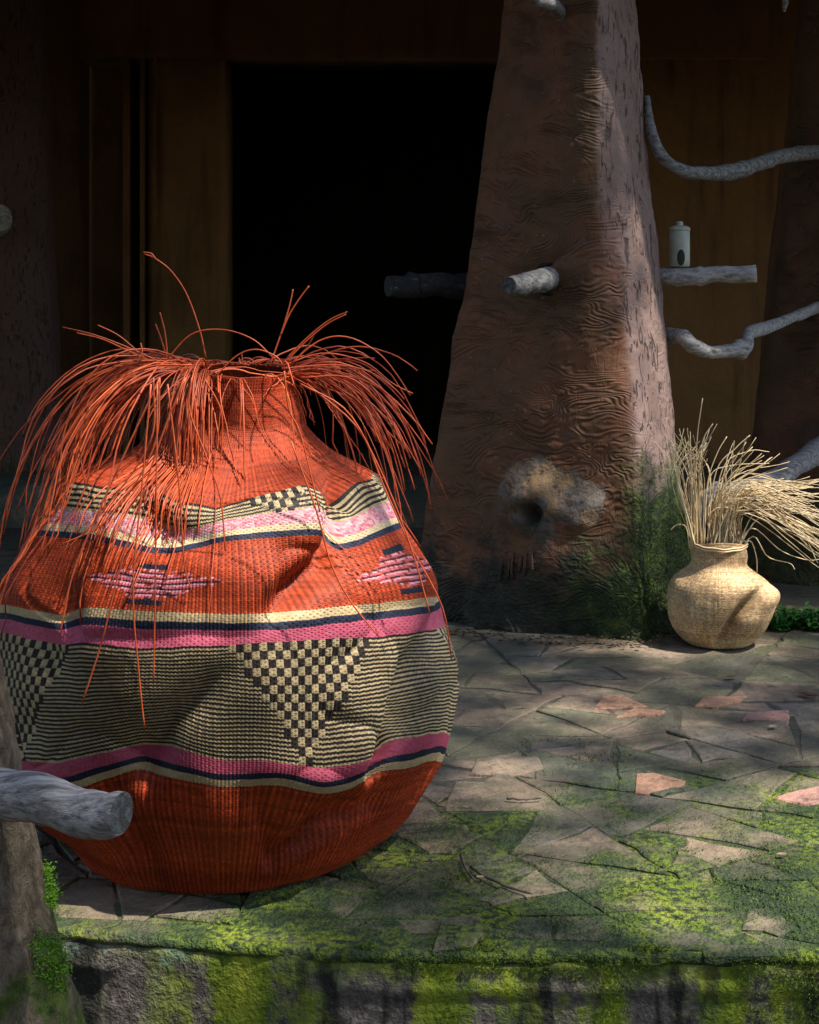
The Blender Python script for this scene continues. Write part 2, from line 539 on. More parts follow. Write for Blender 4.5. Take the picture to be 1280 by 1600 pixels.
# mortar bed
xs = np.linspace(-3.4, 3.6, 90)
ys = np.linspace(0, 1, 50)
V = []
for s in ys:
    yy = (edge_y(xs) + .012) * (1 - s) + 7.4 * s
    V.append(np.stack([xs, yy, np.zeros_like(xs)], -1))
V = np.array(V)
V[..., 2] = -.0019 + .0016 * noise(V, 9, 3, 2)
mesh_np('mortar_bed', V.reshape(-1, 3), grid_faces(90, 50), M['mortar'], patio)


def clip(poly, px, py, nx, ny):
    """keep the side where (p - P).n <= 0"""
    out = []
    for i in range(len(poly)):
        a = poly[i]; b = poly[(i + 1) % len(poly)]
        da = (a[0] - px) * nx + (a[1] - py) * ny; db = (b[0] - px) * nx + (b[1] - py) * ny
        if da <= 0: out.append(a)
        if da * db < 0:
            t_ = da / (da - db)
            out.append((a[0] + (b[0] - a[0]) * t_, a[1] + (b[1] - a[1]) * t_))
    return out


# stones seen clearly in the photograph come first (centre pixel, material)
def floor_pt(px, py):
    Y = F * CH / (py - HY)
    return ((px - HX) * Y / F, Y)


marked = [((715, 1450), 3), ((330, 1468), 3), ((170, 1460), 1), ((790, 1205), 3), ((1060, 1275), 1), ((940, 1270), 0), ((850, 1440), 0), ((1040, 1460), 0), ((1180, 1390), 2)]
r2 = random.Random(11)


def poly_area(p):
    return abs(sum(p[q][0] * p[(q + 1) % len(p)][1] - p[(q + 1) % len(p)][0] * p[q][1] for q in range(len(p)))) / 2


def split(poly, out):
    A = poly_area(poly)
    cx = sum(p[0] for p in poly) / len(poly); cy = sum(p[1] for p in poly) / len(poly)
    lim = .010 + .010 * max(0, cy - 2.6) + (.05 if abs(cx) > .3 * cy + .1 else 0) + (.3 if cy > 5.1 else 0)
    if A < lim * r2.choice((1.2, 1.8, 2.4, 3.4)):
        out.append(poly); return
    # cut across the long axis, crooked
    best = max(((a, b) for a in poly for b in poly), key=lambda q: math.hypot(q[0][0] - q[1][0], q[0][1] - q[1][1]))
    ang = math.atan2(best[1][1] - best[0][1], best[1][0] - best[0][0]) + r2.gauss(0, .42)
    t_ = r2.uniform(.36, .64)
    qx = best[0][0] * t_ + best[1][0] * (1 - t_); qy = best[0][1] * t_ + best[1][1] * (1 - t_)
    qx = qx * .5 + cx * .5; qy = qy * .5 + cy * .5
    nx, ny = math.cos(ang), math.sin(ang)
    a = clip(poly, qx, qy, nx, ny); b = clip(poly, qx, qy, -nx, -ny)
    if len(a) < 3 or len(b) < 3: out.append(poly); return
    split(a, out); split(b, out)


raw = []
split([(-2.0, 2.3), (2.3, 2.3), (2.9, 6.4), (-2.6, 6.4)], raw)
raw = [p for p in raw if abs(sum(q[0] for q in p) / len(p)) < .3 * sum(q[1] for q in p) / len(p) + .38]


def inside(p, poly):
    c = False
    for q in range(len(poly)):
        a = poly[q]; b = poly[(q + 1) % len(poly)]
        if (a[1] > p[1]) != (b[1] > p[1]) and p[0] < (b[0] - a[0]) * (p[1] - a[1]) / (b[1] - a[1]) + a[0]: c = not c
    return c


for i, base_poly in enumerate(raw):
    mk = [m for p, m in marked if inside(floor_pt(*p), base_poly)]
    poly = list(base_poly)
    ccx = sum(p[0] for p in poly) / len(poly); ccy = sum(p[1] for p in poly) / len(poly)
    j = r2.choice((.001, .0015, .002, .004))
    for q in range(len(base_poly)):
        a = base_poly[q]; b = base_poly[(q + 1) % len(base_poly)]
        L = math.hypot(b[0] - a[0], b[1] - a[1])
        if L < 1e-5 or len(poly) < 3: continue
        nx, ny = (b[1] - a[1]) / L, -(b[0] - a[0]) / L
        if (ccx - a[0]) * nx + (ccy - a[1]) * ny > 0: nx, ny = -nx, -ny
        poly = clip(poly, a[0] - nx * j, a[1] - ny * j, nx, ny)
    for e in range(len(EDGE) - 1):        # front edge of the slab
        (x0, y0), (x1, y1) = EDGE[e], EDGE[e + 1]
        nx, ny = (y1 - y0), -(x1 - x0)
        L = math.hypot(nx, ny)
        if len(poly) >= 3: poly = clip(poly, x0, y0 + .004, nx / L, ny / L)
    if len(poly) < 3: continue
    cx = sum(p[0] for p in poly) / len(poly); cy = sum(p[1] for p in poly) / len(poly)
    area = abs(sum(poly[q][0] * poly[(q + 1) % len(poly)][1] - poly[(q + 1) % len(poly)][0] * poly[q][1] for q in range(len(poly)))) / 2
    if area < .002: continue
    ring = []
    for q in range(len(poly)):
        a = poly[q]; b = poly[(q + 1) % len(poly)]
        L = math.hypot(a[0] - b[0], a[1] - b[1])
        if L < .012: continue
        ring.append(a)
        nmid = 1 if L < .12 else 2
        for w in range(nmid):
            t_ = (w + 1) / (nmid + 1) + r2.uniform(-.1, .1)
            off = r2.uniform(-.014, .004)
            mx, my = a[0] + (b[0] - a[0]) * t_, a[1] + (b[1] - a[1]) * t_
            vx, vy = mx - cx, my - cy; vl = math.hypot(vx, vy) + 1e-6
            ring.append((mx + vx / vl * off, my + vy / vl * off))
    if len(ring) < 3: continue
    n = len(ring)
    hz = r2.uniform(-.001, .0035); tx = r2.uniform(-.016, .016); ty = r2.uniform(-.016, .016)
    def zz(p, d): return hz + d + (p[0] - cx) * tx + (p[1] - cy) * ty
    V = [(p[0], p[1], -.03) for p in ring]
    V += [(p[0], p[1], zz(p, -.0022)) for p in ring]
    inn = []
    for p in ring:
        vl = math.hypot(p[0] - cx, p[1] - cy) + 1e-6
        k = max(.3, 1 - .005 / vl)
        inn.append((cx + (p[0] - cx) * k, cy + (p[1] - cy) * k))
    V += [(p[0], p[1], zz(p, 0)) for p in inn]
    fc = []
    for q in range(n):
        fc.append((q, (q + 1) % n, n + (q + 1) % n, n + q))
        fc.append((n + q, n + (q + 1) % n, 2 * n + (q + 1) % n, 2 * n + q))
    fc.append(tuple(2 * n + q for q in range(n)))
    if mk: mi = mk[0]
    else: mi = r2.choices(range(6), (34, 34, 24, 9, 0, 0))[0]
    mesh_np('paving_stone', V, fc, STONES[mi], patio, smooth=False)

# the warm flagstones that lie clean of moss, outlines read off the floor
for k, (mi, pts) in enumerate([(4, [(992, 1242), (994, 1213), (1020, 1211), (1072, 1224), (1068, 1230), (1010, 1243)]), (4, [(928, 1111), (942, 1091), (972, 1089), (1012, 1107)]), (4, [(1086, 1106), (1100, 1092), (1168, 1091), (1160, 1096), (1120, 1107)]),
                               (5, [(1160, 1127), (1170, 1116), (1232, 1113), (1233, 1127)]), (5, [(1208, 1252), (1228, 1244), (1300, 1228), (1330, 1250), (1262, 1262)]), (3, [(735, 1212), (745, 1188), (842, 1186), (850, 1204), (800, 1216)]),
                               (3, [(700, 1252), (712, 1225), (770, 1226), (790, 1240), (752, 1250)]), (3, [(676, 1490), (690, 1440), (750, 1434), (756, 1462), (740, 1482)]), (4, [(962, 1124), (990, 1110), (1040, 1114), (1030, 1119)])]):
    P2 = [floor_pt(*p) for p in pts]
    n = len(P2); cx = sum(p[0] for p in P2) / n; cy = sum(p[1] for p in P2) / n
    V = [(p[0], p[1], -.02) for p in P2] + [(p[0], p[1], .0035) for p in P2] + [(cx + (p[0] - cx) * .96, cy + (p[1] - cy) * .96, .0065) for p in P2]
    fc = [tuple(2 * n + q for q in range(n))]
    for q in range(n):
        fc.append((q, (q + 1) % n, n + (q + 1) % n, n + q)); fc.append((n + q, n + (q + 1) % n, 2 * n + (q + 1) % n, 2 * n + q))
    mesh_np('paving_stone', V, fc, STONES[mi], patio, smooth=False)

# riser : cast front of the terrace, broken at its top edge
nx_, nz_ = 420, 40
xs = np.linspace(-3.4, 3.6, nx_)
V = np.zeros((nz_, nx_, 3))
for k in range(nz_):
    s = k / (nz_ - 1)
    V[k, :, 0] = xs
    V[k, :, 1] = edge_y(xs)
    V[k, :, 2] = -.004 - .42 * s
d = noise(V, 4.5, 21, 4) * .009 + noise(V, 22, 22, 3) * .004
ch = np.clip(1 - (np.abs(V[..., 2]) / .02), 0, 1)
V[..., 1] += -.006 - d + ch * .012
V[..., 2] += noise(V, 14, 23, 2) * .006 * (ch > 0)
lip = np.where(np.abs(V[..., 2] + .05) < .012, -.006, 0) * (noise(V, 3, 24, 1) > -.1)
V[..., 1] += lip
mesh_np('terrace_riser', V.reshape(-1, 3), grid_faces(nx_, nz_)[:, ::-1], M['riser'], patio)
nL = 520
xl = np.linspace(-3.3, 3.5, nL)
Pl = np.stack([xl, edge_y(xl) + .008, np.full(nL, -.010)], -1)
aL = np.linspace(0, 2 * np.pi, 12, endpoint=False)
VL = Pl[:, None, :] + np.stack([np.zeros(12), .016 * np.cos(aL), .0115 * np.sin(aL)], -1)[None]
VL[..., 1] += noise(VL, 16, 26, 3) * .008; VL[..., 2] += noise(VL, 22, 27, 3) * .005
mesh_np('terrace_lip', VL.reshape(-1, 3), grid_faces(12, nL, True), M['mortar'], patio)
# lip stones whose edges show along the front
for (px0, px1, py0, py1, mi) in [(1100, 1208, 1488, 1504, 1), (930, 1085, 1490, 1508, 2)]:
    X0, X1 = (px0 - HX) * 2.42 / F, (px1 - HX) * 2.42 / F
    z1 = CH - (py0 - HY) * 2.42 / F; z0 = CH - (py1 - HY) * 2.42 / F
    n = 14
    t_ = np.linspace(X0, X1, n)
    top = z1 + 0 * t_ - .004
    bot = np.interp(t_, [X0, X0 * .7 + X1 * .3, X1], [z0, z0 + .002, z1 - .008]) + noise(np.stack([t_, t_ * 0, t_ * 0], -1), 60, 5) * .003
    yf = edge_y(t_) - .013 - .004 * noise(np.stack([t_, t_ * 0 + 3, t_ * 0], -1), 40, 6)
    V = np.vstack([np.stack([t_, yf, top], -1), np.stack([t_, yf, np.minimum(bot, top - .004)], -1), np.stack([t_, edge_y(t_) + .03, np.minimum(bot, top - .004)], -1), np.stack([t_, edge_y(t_) + .03, top], -1)])
    fc = []
    for k in range(n - 1):
        for a, b in ((0, 1), (1, 2), (3, 0)):
            fc.append((a * n + k, b * n + k, b * n + k + 1, a * n + k + 1))
    fc += [(0, 3 * n, 2 * n, n), (n - 1, 2 * n - 1, 3 * n - 1, 4 * n - 1)]
    mesh_np('edge_stone', V, fc, STONES[mi], patio, smooth=False)

# ------------------------------------------------------------------ house with doorway and porch roof
WY = 8.6
house = empty('house', (0, WY, 0), 'brown mud-plastered house with a dark open doorway under an unseen thatched porch set low for shade', 'house')
def wx(px): return (px - HX) * WY / F
def wz(py): return CH - (py - HY) * WY / F
FLZ = .2
DL, DR, DT = wx(352), wx(905), wz(93)
def wall_panel(name, x0, x1, z0, z1, y, mat, amp=.012, th=.25, nx=40, nz=50):
    xs = np.linspace(x0, x1, nx); zs = np.linspace(z0, z1, nz)
    X, Z = np.meshgrid(xs, zs)
    V = np.stack([X, np.full_like(X, y), Z], -1)
    dd = noise(V, 3.2, 31, 4) * amp
    e = np.minimum(np.minimum(X - x0, x1 - X), np.minimum(Z - z0, z1 - Z))
    V[..., 1] += dd * np.clip(e / .05, 0, 1) + .02 * np.clip(1 - e / .02, 0, 1)
    n = nx * nz
    b = Bag()
    b.add(V.reshape(-1, 3), [tuple(f) for f in grid_faces(nx, nz)])
    b.box(x0, x1, y + .022, y + th, z0, z1)
    return b.build(name, mat, house)
wall_panel('wall', wx(118), wx(232), 0, 3.6, WY + .35, M['beam'])
wall_panel('wall', -6, wx(118), 0, 3.6, WY + .6, M['beam'])
wall_panel('wall', DR, 6, 0, 3.6, WY, M['wall'], nx=80)
jamb_o = wall_panel('door_jamb', wx(232), DL, FLZ, DT, WY - .03, M['wall'], .010, .4)
wall_panel('lintel', wx(128), 2.0, DT, 3.6, WY - .08, M['beam'], .016, .45)
for px, w in ((196, 10), (222, 7), (242, 5)):
    b = Bag(); b.box(wx(px), wx(px + w), WY - .07, WY + .3, FLZ, DT - .002)
    b.build('jamb_batten', M['beam'], jamb_o, smooth=False)
# dark room behind the doorway
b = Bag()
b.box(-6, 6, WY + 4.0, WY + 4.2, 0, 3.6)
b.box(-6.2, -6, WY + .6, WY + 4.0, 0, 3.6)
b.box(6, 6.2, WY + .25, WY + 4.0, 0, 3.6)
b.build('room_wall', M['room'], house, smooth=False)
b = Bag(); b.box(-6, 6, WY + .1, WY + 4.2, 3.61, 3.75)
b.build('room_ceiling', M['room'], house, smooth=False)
# raised threshold floor
xs = np.linspace(-6, 6, 120); prof = [(7.42, -.40), (7.42, FLZ - .03), (7.45, FLZ), (8.2, FLZ), (12.7, FLZ)]
V = np.array([[(x, y, z) for x in xs] for y, z in prof])
V[..., 2] += noise(V, 5, 41, 3) * .012; V[..., 1] += noise(V, 4, 42, 3) * .02
mesh_np('threshold_floor', V.reshape(-1, 3), grid_faces(120, len(prof)), M['mortar'], house)
# unseen porch roof, eave set low to keep sky off the wall
EV_Y, EV_Z = 4.72, 2.32
b = Bag()
xs = np.linspace(-7, 7, 80)
rows = [(EV_Y, EV_Z - .0), (EV_Y + .05, EV_Z + .22), (WY + 4.5, 5.4), (WY + 4.5, 5.2)]
V = np.array([[(x, y, z) for x in xs] for y, z in rows + [rows[0]]])
V[..., 1] += noise(V, 6, 51, 3) * .08
V[4] = V[0]
b.add(V.reshape(-1, 3), [tuple(f) for f in grid_faces(80, 5)])
roof_o = b.build('thatch_roof', M['thatch'], house)
for k in range(9):
    x = -6 + k * 1.5
    Vt, Ft = tube([(x, EV_Y + .15, EV_Z - .06), (x, WY + 1.0, EV_Z - .06 + (WY + 1.0 - EV_Y - .15) * .289)], .05, 8)
    mesh_np('rafter', Vt, Ft, M['beam'], roof_o)

# ------------------------------------------------------------------ sculpted tree columns
def column(parent, corners0, corners1, z0, z1, mat, seed, flare=.06, nz=240, nu=220, sm=9, amp=.02, name='trunk', knots=()):
    """corner loops (x,y) at z=0 and z=2 ; linear between, flaring at the foot"""
    def loop(cs):
        cs = np.array(cs); m = len(cs)
        L = np.r_[0, np.cumsum(np.linalg.norm(np.roll(cs, -1, 0) - cs, axis=1))]
        s = np.linspace(0, L[-1], nu, endpoint=False)
        cc = np.vstack([cs, cs[:1]])
        P = np.stack([np.interp(s, L, cc[:, 0]), np.interp(s, L, cc[:, 1])], -1)
        k = np.exp(-np.linspace(-2, 2, 2 * sm + 1) ** 2); k /= k.sum()
        out = np.zeros_like(P)
        for q in range(-sm, sm + 1): out += k[q + sm] * np.roll(P, q, 0)
        return out
    A, B_ = loop(corners0), loop(corners1)
    zs = np.linspace(z0, z1, nz)
    V = np.zeros((nz, nu, 3))
    for k, z in enumerate(zs):
        t_ = z / 2.0
        P = A * (1 - t_) + B_ * t_
        c = P.mean(0)
        fl = flare * math.exp(-max(z, 0) / .16)
        P = c + (P - c) * (1 + fl)
        V[k, :, :2] = P; V[k, :, 2] = z
    nrm = np.zeros_like(V)
    d = np.roll(V, -1, 1) - np.roll(V, 1, 1)
    nrm[..., 0] = d[..., 1]; nrm[..., 1] = -d[..., 0]
    nrm /= np.linalg.norm(nrm, axis=2)[..., None] + 1e-9
    disp = noise(V, 2.6, seed, 3) * amp + noise(V, 13, seed + 1, 3) * amp * .35
    gg = noise(V * np.array([1, 1, 1.9]), 3.0, seed + 2, 2)
    disp += np.sin(gg * 62) * .0006
    foot = np.exp(-np.clip(V[..., 2], 0, 9) / .13)
    disp += foot * noise(V * np.array([1, 1, .5]), 9, seed + 3, 3) * .05
    for (kx, kz, kr, kd) in knots:
        rr = np.hypot(V[..., 0] - kx, V[..., 2] - kz)
        front = V[..., 1] < V[..., 1].mean()
        disp += np.where(front, kd * np.exp(-(rr / kr) ** 2) , 0)
    V += nrm * disp[..., None]
    o = mesh_np(name, V.reshape(-1, 3), grid_faces(nu, nz, True), mat, parent)
    return o, V


tc = empty('tree_column', (.45, 5.15, 0), 'big reddish-brown carved concrete tree trunk beside the doorway with peeled round scar', 'tree trunk')
# loop runs counter-clockwise seen from above starting at the left front
c0 = [(-.015, 5.14), (.35, 4.94), (.735, 4.80), (.965, 5.15), (.9, 5.65), (.2, 5.7)]
c1 = [(.312, 5.10), (.45, 4.97), (.59, 4.84), (.765, 5.12), (.74, 5.5), (.38, 5.55)]
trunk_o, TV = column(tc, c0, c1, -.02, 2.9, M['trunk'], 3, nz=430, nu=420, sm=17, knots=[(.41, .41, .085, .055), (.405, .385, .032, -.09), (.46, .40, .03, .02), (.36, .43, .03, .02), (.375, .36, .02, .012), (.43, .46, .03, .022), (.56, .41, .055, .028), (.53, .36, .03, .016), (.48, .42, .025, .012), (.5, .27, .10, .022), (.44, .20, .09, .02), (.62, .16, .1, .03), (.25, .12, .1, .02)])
nzT, nuT = TV.shape[:2]
TVf = TV.reshape(-1, 3)


def on_front(px, py, V=TVf):
    """nearest (front-most) trunk vertex that the pixel's ray meets"""
    xs_ = HX + V[:, 0] * F / V[:, 1]; ys_ = HY - (V[:, 2] - CH) * F / V[:, 1]
    dd = np.hypot(xs_ - px, ys_ - py)
    k = np.where(dd < 9)[0]
    if len(k) == 0: k = np.argsort(dd)[:3]
    return Vector(V[k[np.argmin(V[k, 1])]])


rr_ = random.Random(5)
# drips of cement under the scar
for k in range(6):
    px = 778 + k * 9 + rr_.uniform(-2, 2)
    p0 = on_front(px, 862 + rr_.uniform(-8, 8)); p1 = on_front(px - 6 + k, 900 + rr_.uniform(-8, 6))
    Vt, Ft = tube(smooth_path([p0 + Vector((0, -.004, 0)), (p0 + p1) / 2 + Vector((0, -.008, 0)), p1 + Vector((0, -.006, 0))], 8), np.linspace(.004, .006, 8), 7, rough=.3, seed=k)
    mesh_np('cement_drip', Vt, Ft, M['trunk'], tc)


def branch(parent, name, pts, radii, mat='drift', sides=14, n=28, rough=.14, seed=0, knots=3, endmat='drift_end'):
    P = smooth_path(pts, n)
    R = np.interp(np.linspace(0, 1, n), np.linspace(0, 1, len(radii)), radii)
    tt_ = np.linspace(0, 1, n); rk = random.Random(seed * 3 + 1)
    R = R * (1 + (.10 if knots else .03) * noise(np.c_[tt_ * 9 + seed, tt_ * 0, tt_ * 0], 1.0, seed, 2))
    for _ in range(knots):
        R = R * (1 + rk.uniform(.08, .26) * np.exp(-((tt_ - rk.uniform(.1, .85)) / .022) ** 2))
    P = P + np.c_[noise(np.c_[tt_ * 7, tt_ * 0 + seed, tt_ * 0], 1, 3, 2), tt_ * 0, noise(np.c_[tt_ * 7, tt_ * 0 + seed, tt_ * 0 + 4], 1, 4, 2)] * R.mean() * .22
    V, Fc = tube(P, R, sides, True, rough, seed)
    o = mesh_np(name, V, Fc, M[mat], parent)
    if endmat:
        o.data.materials.append(M[endmat])
        k = len(V) - 2
        for pl in o.data.polygons:
            if any(v >= k for v in pl.vertices): pl.material_index = 1; pl.use_smooth = False
    return o


pf = on_front(852, 436)
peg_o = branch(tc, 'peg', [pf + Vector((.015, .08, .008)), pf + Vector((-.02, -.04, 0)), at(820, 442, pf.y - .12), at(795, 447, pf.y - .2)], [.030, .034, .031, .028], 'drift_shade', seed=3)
Vt, Ft = lathe([(.036, -.03), (.046, .004), (.054, .004), (.058, -.03)], (0, 0, 0), 20)
Vt = Vt[:, [0, 2, 1]] * np.array([1, -1, 1]) + np.array([pf.x, pf.y, pf.z])
mesh_np('peg_socket', Vt, [f[::-1] for f in Ft], M['hole'], peg_o)
branch(tc, 'peg', [(.30, 5.3, at(0, 445, 5.3).z), at(705, 445, 5.25), at(655, 447, 5.2), at(607, 449, 5.15)], [.045, .042, .04, .036], 'drift_deep_shade', seed=4, endmat='drift_deep_shade')
branch(tc, 'peg', [(.72, 5.30, at(0, 433, 5.3).z), at(1035, 433, 5.16), at(1110, 430, 5.14), at(1183, 428, 5.12)], [.029, .028, .029, .030], 'drift_pale', seed=5)
branch(tc, 'peg', [on_front(872, 40) + Vector((.03, .06, -.02)), on_front(860, 25) + Vector((0, -.05, .02)), at(840, 2, 4.62), at(828, -14, 4.55)], [.022, .02, .018, .012], 'drift_shade', seed=6)

# canister on the peg
pg = at(1062, 417, 5.145)
can = empty('canister', (pg.x, pg.y, pg.z - .003), 'pale green lidded canister with a dark oval, standing on a grey wooden peg', 'canister')
Vt, Ft = lathe([(.0, 0), (.031, 0), (.034, .004), (.0345, .02), (.034, .118), (.032, .122)], pg, 26); mesh_np('body', Vt, Ft, M['canister'], can)
Vt, Ft = lathe([(.0335, .119), (.0355, .121), (.0355, .129), (.031, .134), (.02, .138), (.012, .139)], pg, 26); lid_o = mesh_np('lid', Vt, Ft, M['canister'], can)
Vt, Ft = lathe([(.0115, .137), (.0115, .147), (.010, .152), (.0, .153)], pg, 16); mesh_np('knob', Vt, Ft, M['canister'], lid_o)
b = Bag()
ring = []
for a in np.linspace(0, 2 * math.pi, 24, endpoint=False):
    th = math.radians(-92) + math.cos(a) * .38; ring.append((pg.x + .0355 * math.cos(th), pg.y + .0355 * math.sin(th), pg.z + .03 + .027 * math.sin(a)))
th = math.radians(-92); ring.append((pg.x + .036 * math.cos(th), pg.y + .036 * math.sin(th), pg.z + .03))
b.add(ring, [(k, (k + 1) % 24, 24) for k in range(24)])
b.build('oval_badge', M['canister_dark'], can)

# right-hand column and the rails tied between the two
rc = empty('tree_column', (1.75, 6.1, 0), 'dark carved concrete tree trunk with ring grain where the grey branch rails end', 'tree trunk')
c0 = [(1.30, 6.0), (1.5, 5.78), (1.9, 5.72), (2.3, 6.0), (2.3, 6.6), (1.4, 6.6)]
c1 = [(1.53, 6.05), (1.66, 5.85), (1.95, 5.8), (2.15, 6.0), (2.15, 6.5), (1.6, 6.5)]
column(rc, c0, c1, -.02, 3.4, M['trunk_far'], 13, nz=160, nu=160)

def rail(label, pts, radii, mat, seed):
    root = branch(None, 'branch_rail', pts, radii, mat, seed=seed, n=70, rough=.3)
    return tag(root, label, 'branch')
rail('curved grey branch rail sweeping up beside the trunk, above the canister',
     [at(1013, 150, 5.14), at(1018, 205, 5.11), at(1038, 248, 5.1), at(1080, 270, 5.15), at(1130, 270, 5.3), at(1180, 258, 5.45), at(1230, 243, 5.65), at(1290, 236, 5.9), (1.95, 6.12, at(0, 236, 5.9).z + .02)], [.010, .018, .022, .024, .028, .026, .027, .028, .028], 'drift_shade', 21)
rail('crooked pale branch rail with a step, below the canister peg',
     [at(1040, 524, 5.2), at(1068, 526, 5.12), at(1085, 540, 5.12), at(1110, 549, 5.15), at(1150, 548, 5.2), at(1165, 540, 5.25), at(1168, 522, 5.3), at(1200, 511, 5.45), at(1250, 492, 5.7), at(1300, 476, 5.95), (1.95, 6.15, at(0, 476, 5.95).z + .03)], [.026, .027, .024, .021, .024, .026, .023, .022, .021, .022, .022], 'drift_pale', 22)
rail('thick grey branch rail low behind the small straw basket',
     [at(1085, 800, 5.1), at(1110, 778, 5.1), at(1160, 768, 5.15), at(1210, 752, 5.2), at(1250, 722, 5.3), at(1300, 690, 5.6), (1.95, 6.1, at(0, 690, 5.6).z + .08)], [.032, .033, .036, .038, .04, .043, .045], 'drift', 23)
# branch end hanging from the roof on the right
rail('thin pale branch tip hanging from the porch roof', [at(1236, -330, 5.2), at(1234, -120, 5.22), at(1229, -20, 5.24), at(1225, 18, 5.25)], [.03, .022, .016, .005], 'drift_pale', 24)

# left-hand column
lc = empty('tree_column', (-2.35, 8.2, FLZ), 'dim grooved concrete tree trunk left of the doorway with a cut branch stub', 'tree trunk')
c0 = [(-2.9, 8.15), (-2.6, 7.95), (-2.15, 7.95), (-1.86, 8.2), (-1.95, 8.7), (-2.8, 8.7)]
c1 = [(-2.7, 8.15), (-2.5, 8.0), (-2.2, 8.0), (-1.94, 8.2), (-2.0, 8.6), (-2.7, 8.6)]
column(lc, c0, c1, FLZ - .02, 3.9, M['trunk_far'], 17, nz=160, nu=140)
branch(lc, 'branch_stub', [at(-14, 345, 8.1), at(-8, 343, 7.8), at(-6, 342, 7.62)], [.075, .075, .07], 'drift_pale', seed=9, endmat='drift_pale')

# ------------------------------------------------------------------ woven baskets
COL = dict(o=(.47, .068, .018), o2=(.34, .040, .011), p=(.56, .12, .19), p2=(.46, .08, .14), c=(.56, .43, .24), n=(.012, .014, .032), k=(.018, .013, .012), t=(.43, .34, .19), w=(.72, .5, .5))

BX, BY, BR0 = -.353, 2.93, .43
CXP = 350.0
ctrl = [  # name, weft row index, nominal radius, {photo x: photo y} of the row on the side that faces the camera
    ('rim', 0, .098, [(255, 578), (300, 584), (350, 590), (400, 588), (450, 577)]),
    ('neck', 34, .122, [(240, 660), (300, 672), (350, 680), (400, 680), (465, 664)]),
    ('sh', 48, .20, [(150, 712), (250, 728), (350, 742), (440, 728), (530, 714)]),
    ('B', 62, .292, [(112, 752), (152, 760), (231, 765), (270, 779), (337, 796), (416, 774), (478, 758), (500, 765), (513, 797), (530, 785), (562, 753), (585, 748)]),
    ('C', 72, .318, [(92, 795), (146, 801), (231, 813), (285, 831), (349, 813), (422, 802), (500, 792), (509, 802), (517, 822), (545, 812), (590, 790), (608, 785)]),
    ('D', 79, .332, [(86, 818), (146, 823), (225, 838), (275, 846), (349, 830), (422, 821), (495, 814), (507, 820), (516, 843), (560, 834), (619, 808)]),
    ('E', 82, .338, [(82, 829), (152, 837), (236, 856), (275, 857), (349, 838), (422, 831), (495, 827), (507, 832), (516, 853), (560, 845), (624, 816)]),
    ('F', 85, .343, [(80, 837), (152, 846), (236, 864), (275, 865), (349, 846), (422, 839), (495, 835), (507, 842), (516, 861), (560, 853), (630, 824)]),
    ('G', 118, .415, [(8, 945), (60, 955), (95, 962), (118, 952), (140, 949), (225, 954), (360, 960), (450, 957), (540, 947), (683, 932)]),
    ('H', 122, .418, [(6, 957), (60, 968), (98, 976), (120, 966), (140, 963), (225, 970), (360, 974), (450, 972), (540, 962), (685, 945)]),
    ('I', 125, .420, [(5, 967), (60, 978), (98, 985), (120, 977), (140, 974), (225, 983), (360, 986), (450, 985), (540, 973), (686, 956)]),
    ('J', 132, .426, [(3, 988), (56, 1001), (98, 1008), (130, 1006), (225, 1014), (360, 1008), (450, 1002), (590, 996), (690, 984)]),
    ('JK', 160, .434, [(5, 1085), (60, 1098), (130, 1100), (225, 1090), (330, 1092), (450, 1098), (560, 1094), (640, 1078), (702, 1064)]),
    ('K', 188, .422, [(30, 1190), (90, 1192), (169, 1175), (225, 1162), (270, 1166), (337, 1187), (405, 1188), (506, 1200), (560, 1193), (582, 1186), (600, 1157), (652, 1151), (694, 1143)]),
    ('L', 194, .416, [(34, 1208), (101, 1215), (169, 1195), (225, 1182), (281, 1196), (337, 1211), (439, 1208), (506, 1223), (555, 1212), (576, 1203), (594, 1183), (650, 1176), (688, 1164)]),
    ('M', 197, .411, [(38, 1218), (101, 1225), (169, 1205), (225, 1190), (285, 1207), (337, 1219), (439, 1217), (506, 1231), (552, 1222), (572, 1212), (590, 1195), (648, 1187), (684, 1174)]),
    ('N', 201, .405, [(44, 1229), (112, 1234), (169, 1215), (217, 1201), (300, 1222), (349, 1229), (439, 1228), (506, 1241), (550, 1232), (568, 1221), (588, 1205), (646, 1198), (680, 1186)]),
    ('low', 224, .345, [(72, 1290), (150, 1316), (250, 1306), (350, 1312), (450, 1318), (550, 1306), (632, 1268)]),
    ('base', 246, .262, [(140, 1338), (190, 1372), (250, 1388), (350, 1398), (450, 1394), (520, 1378), (560, 1345)]),
]
NU, NV = 416, 250
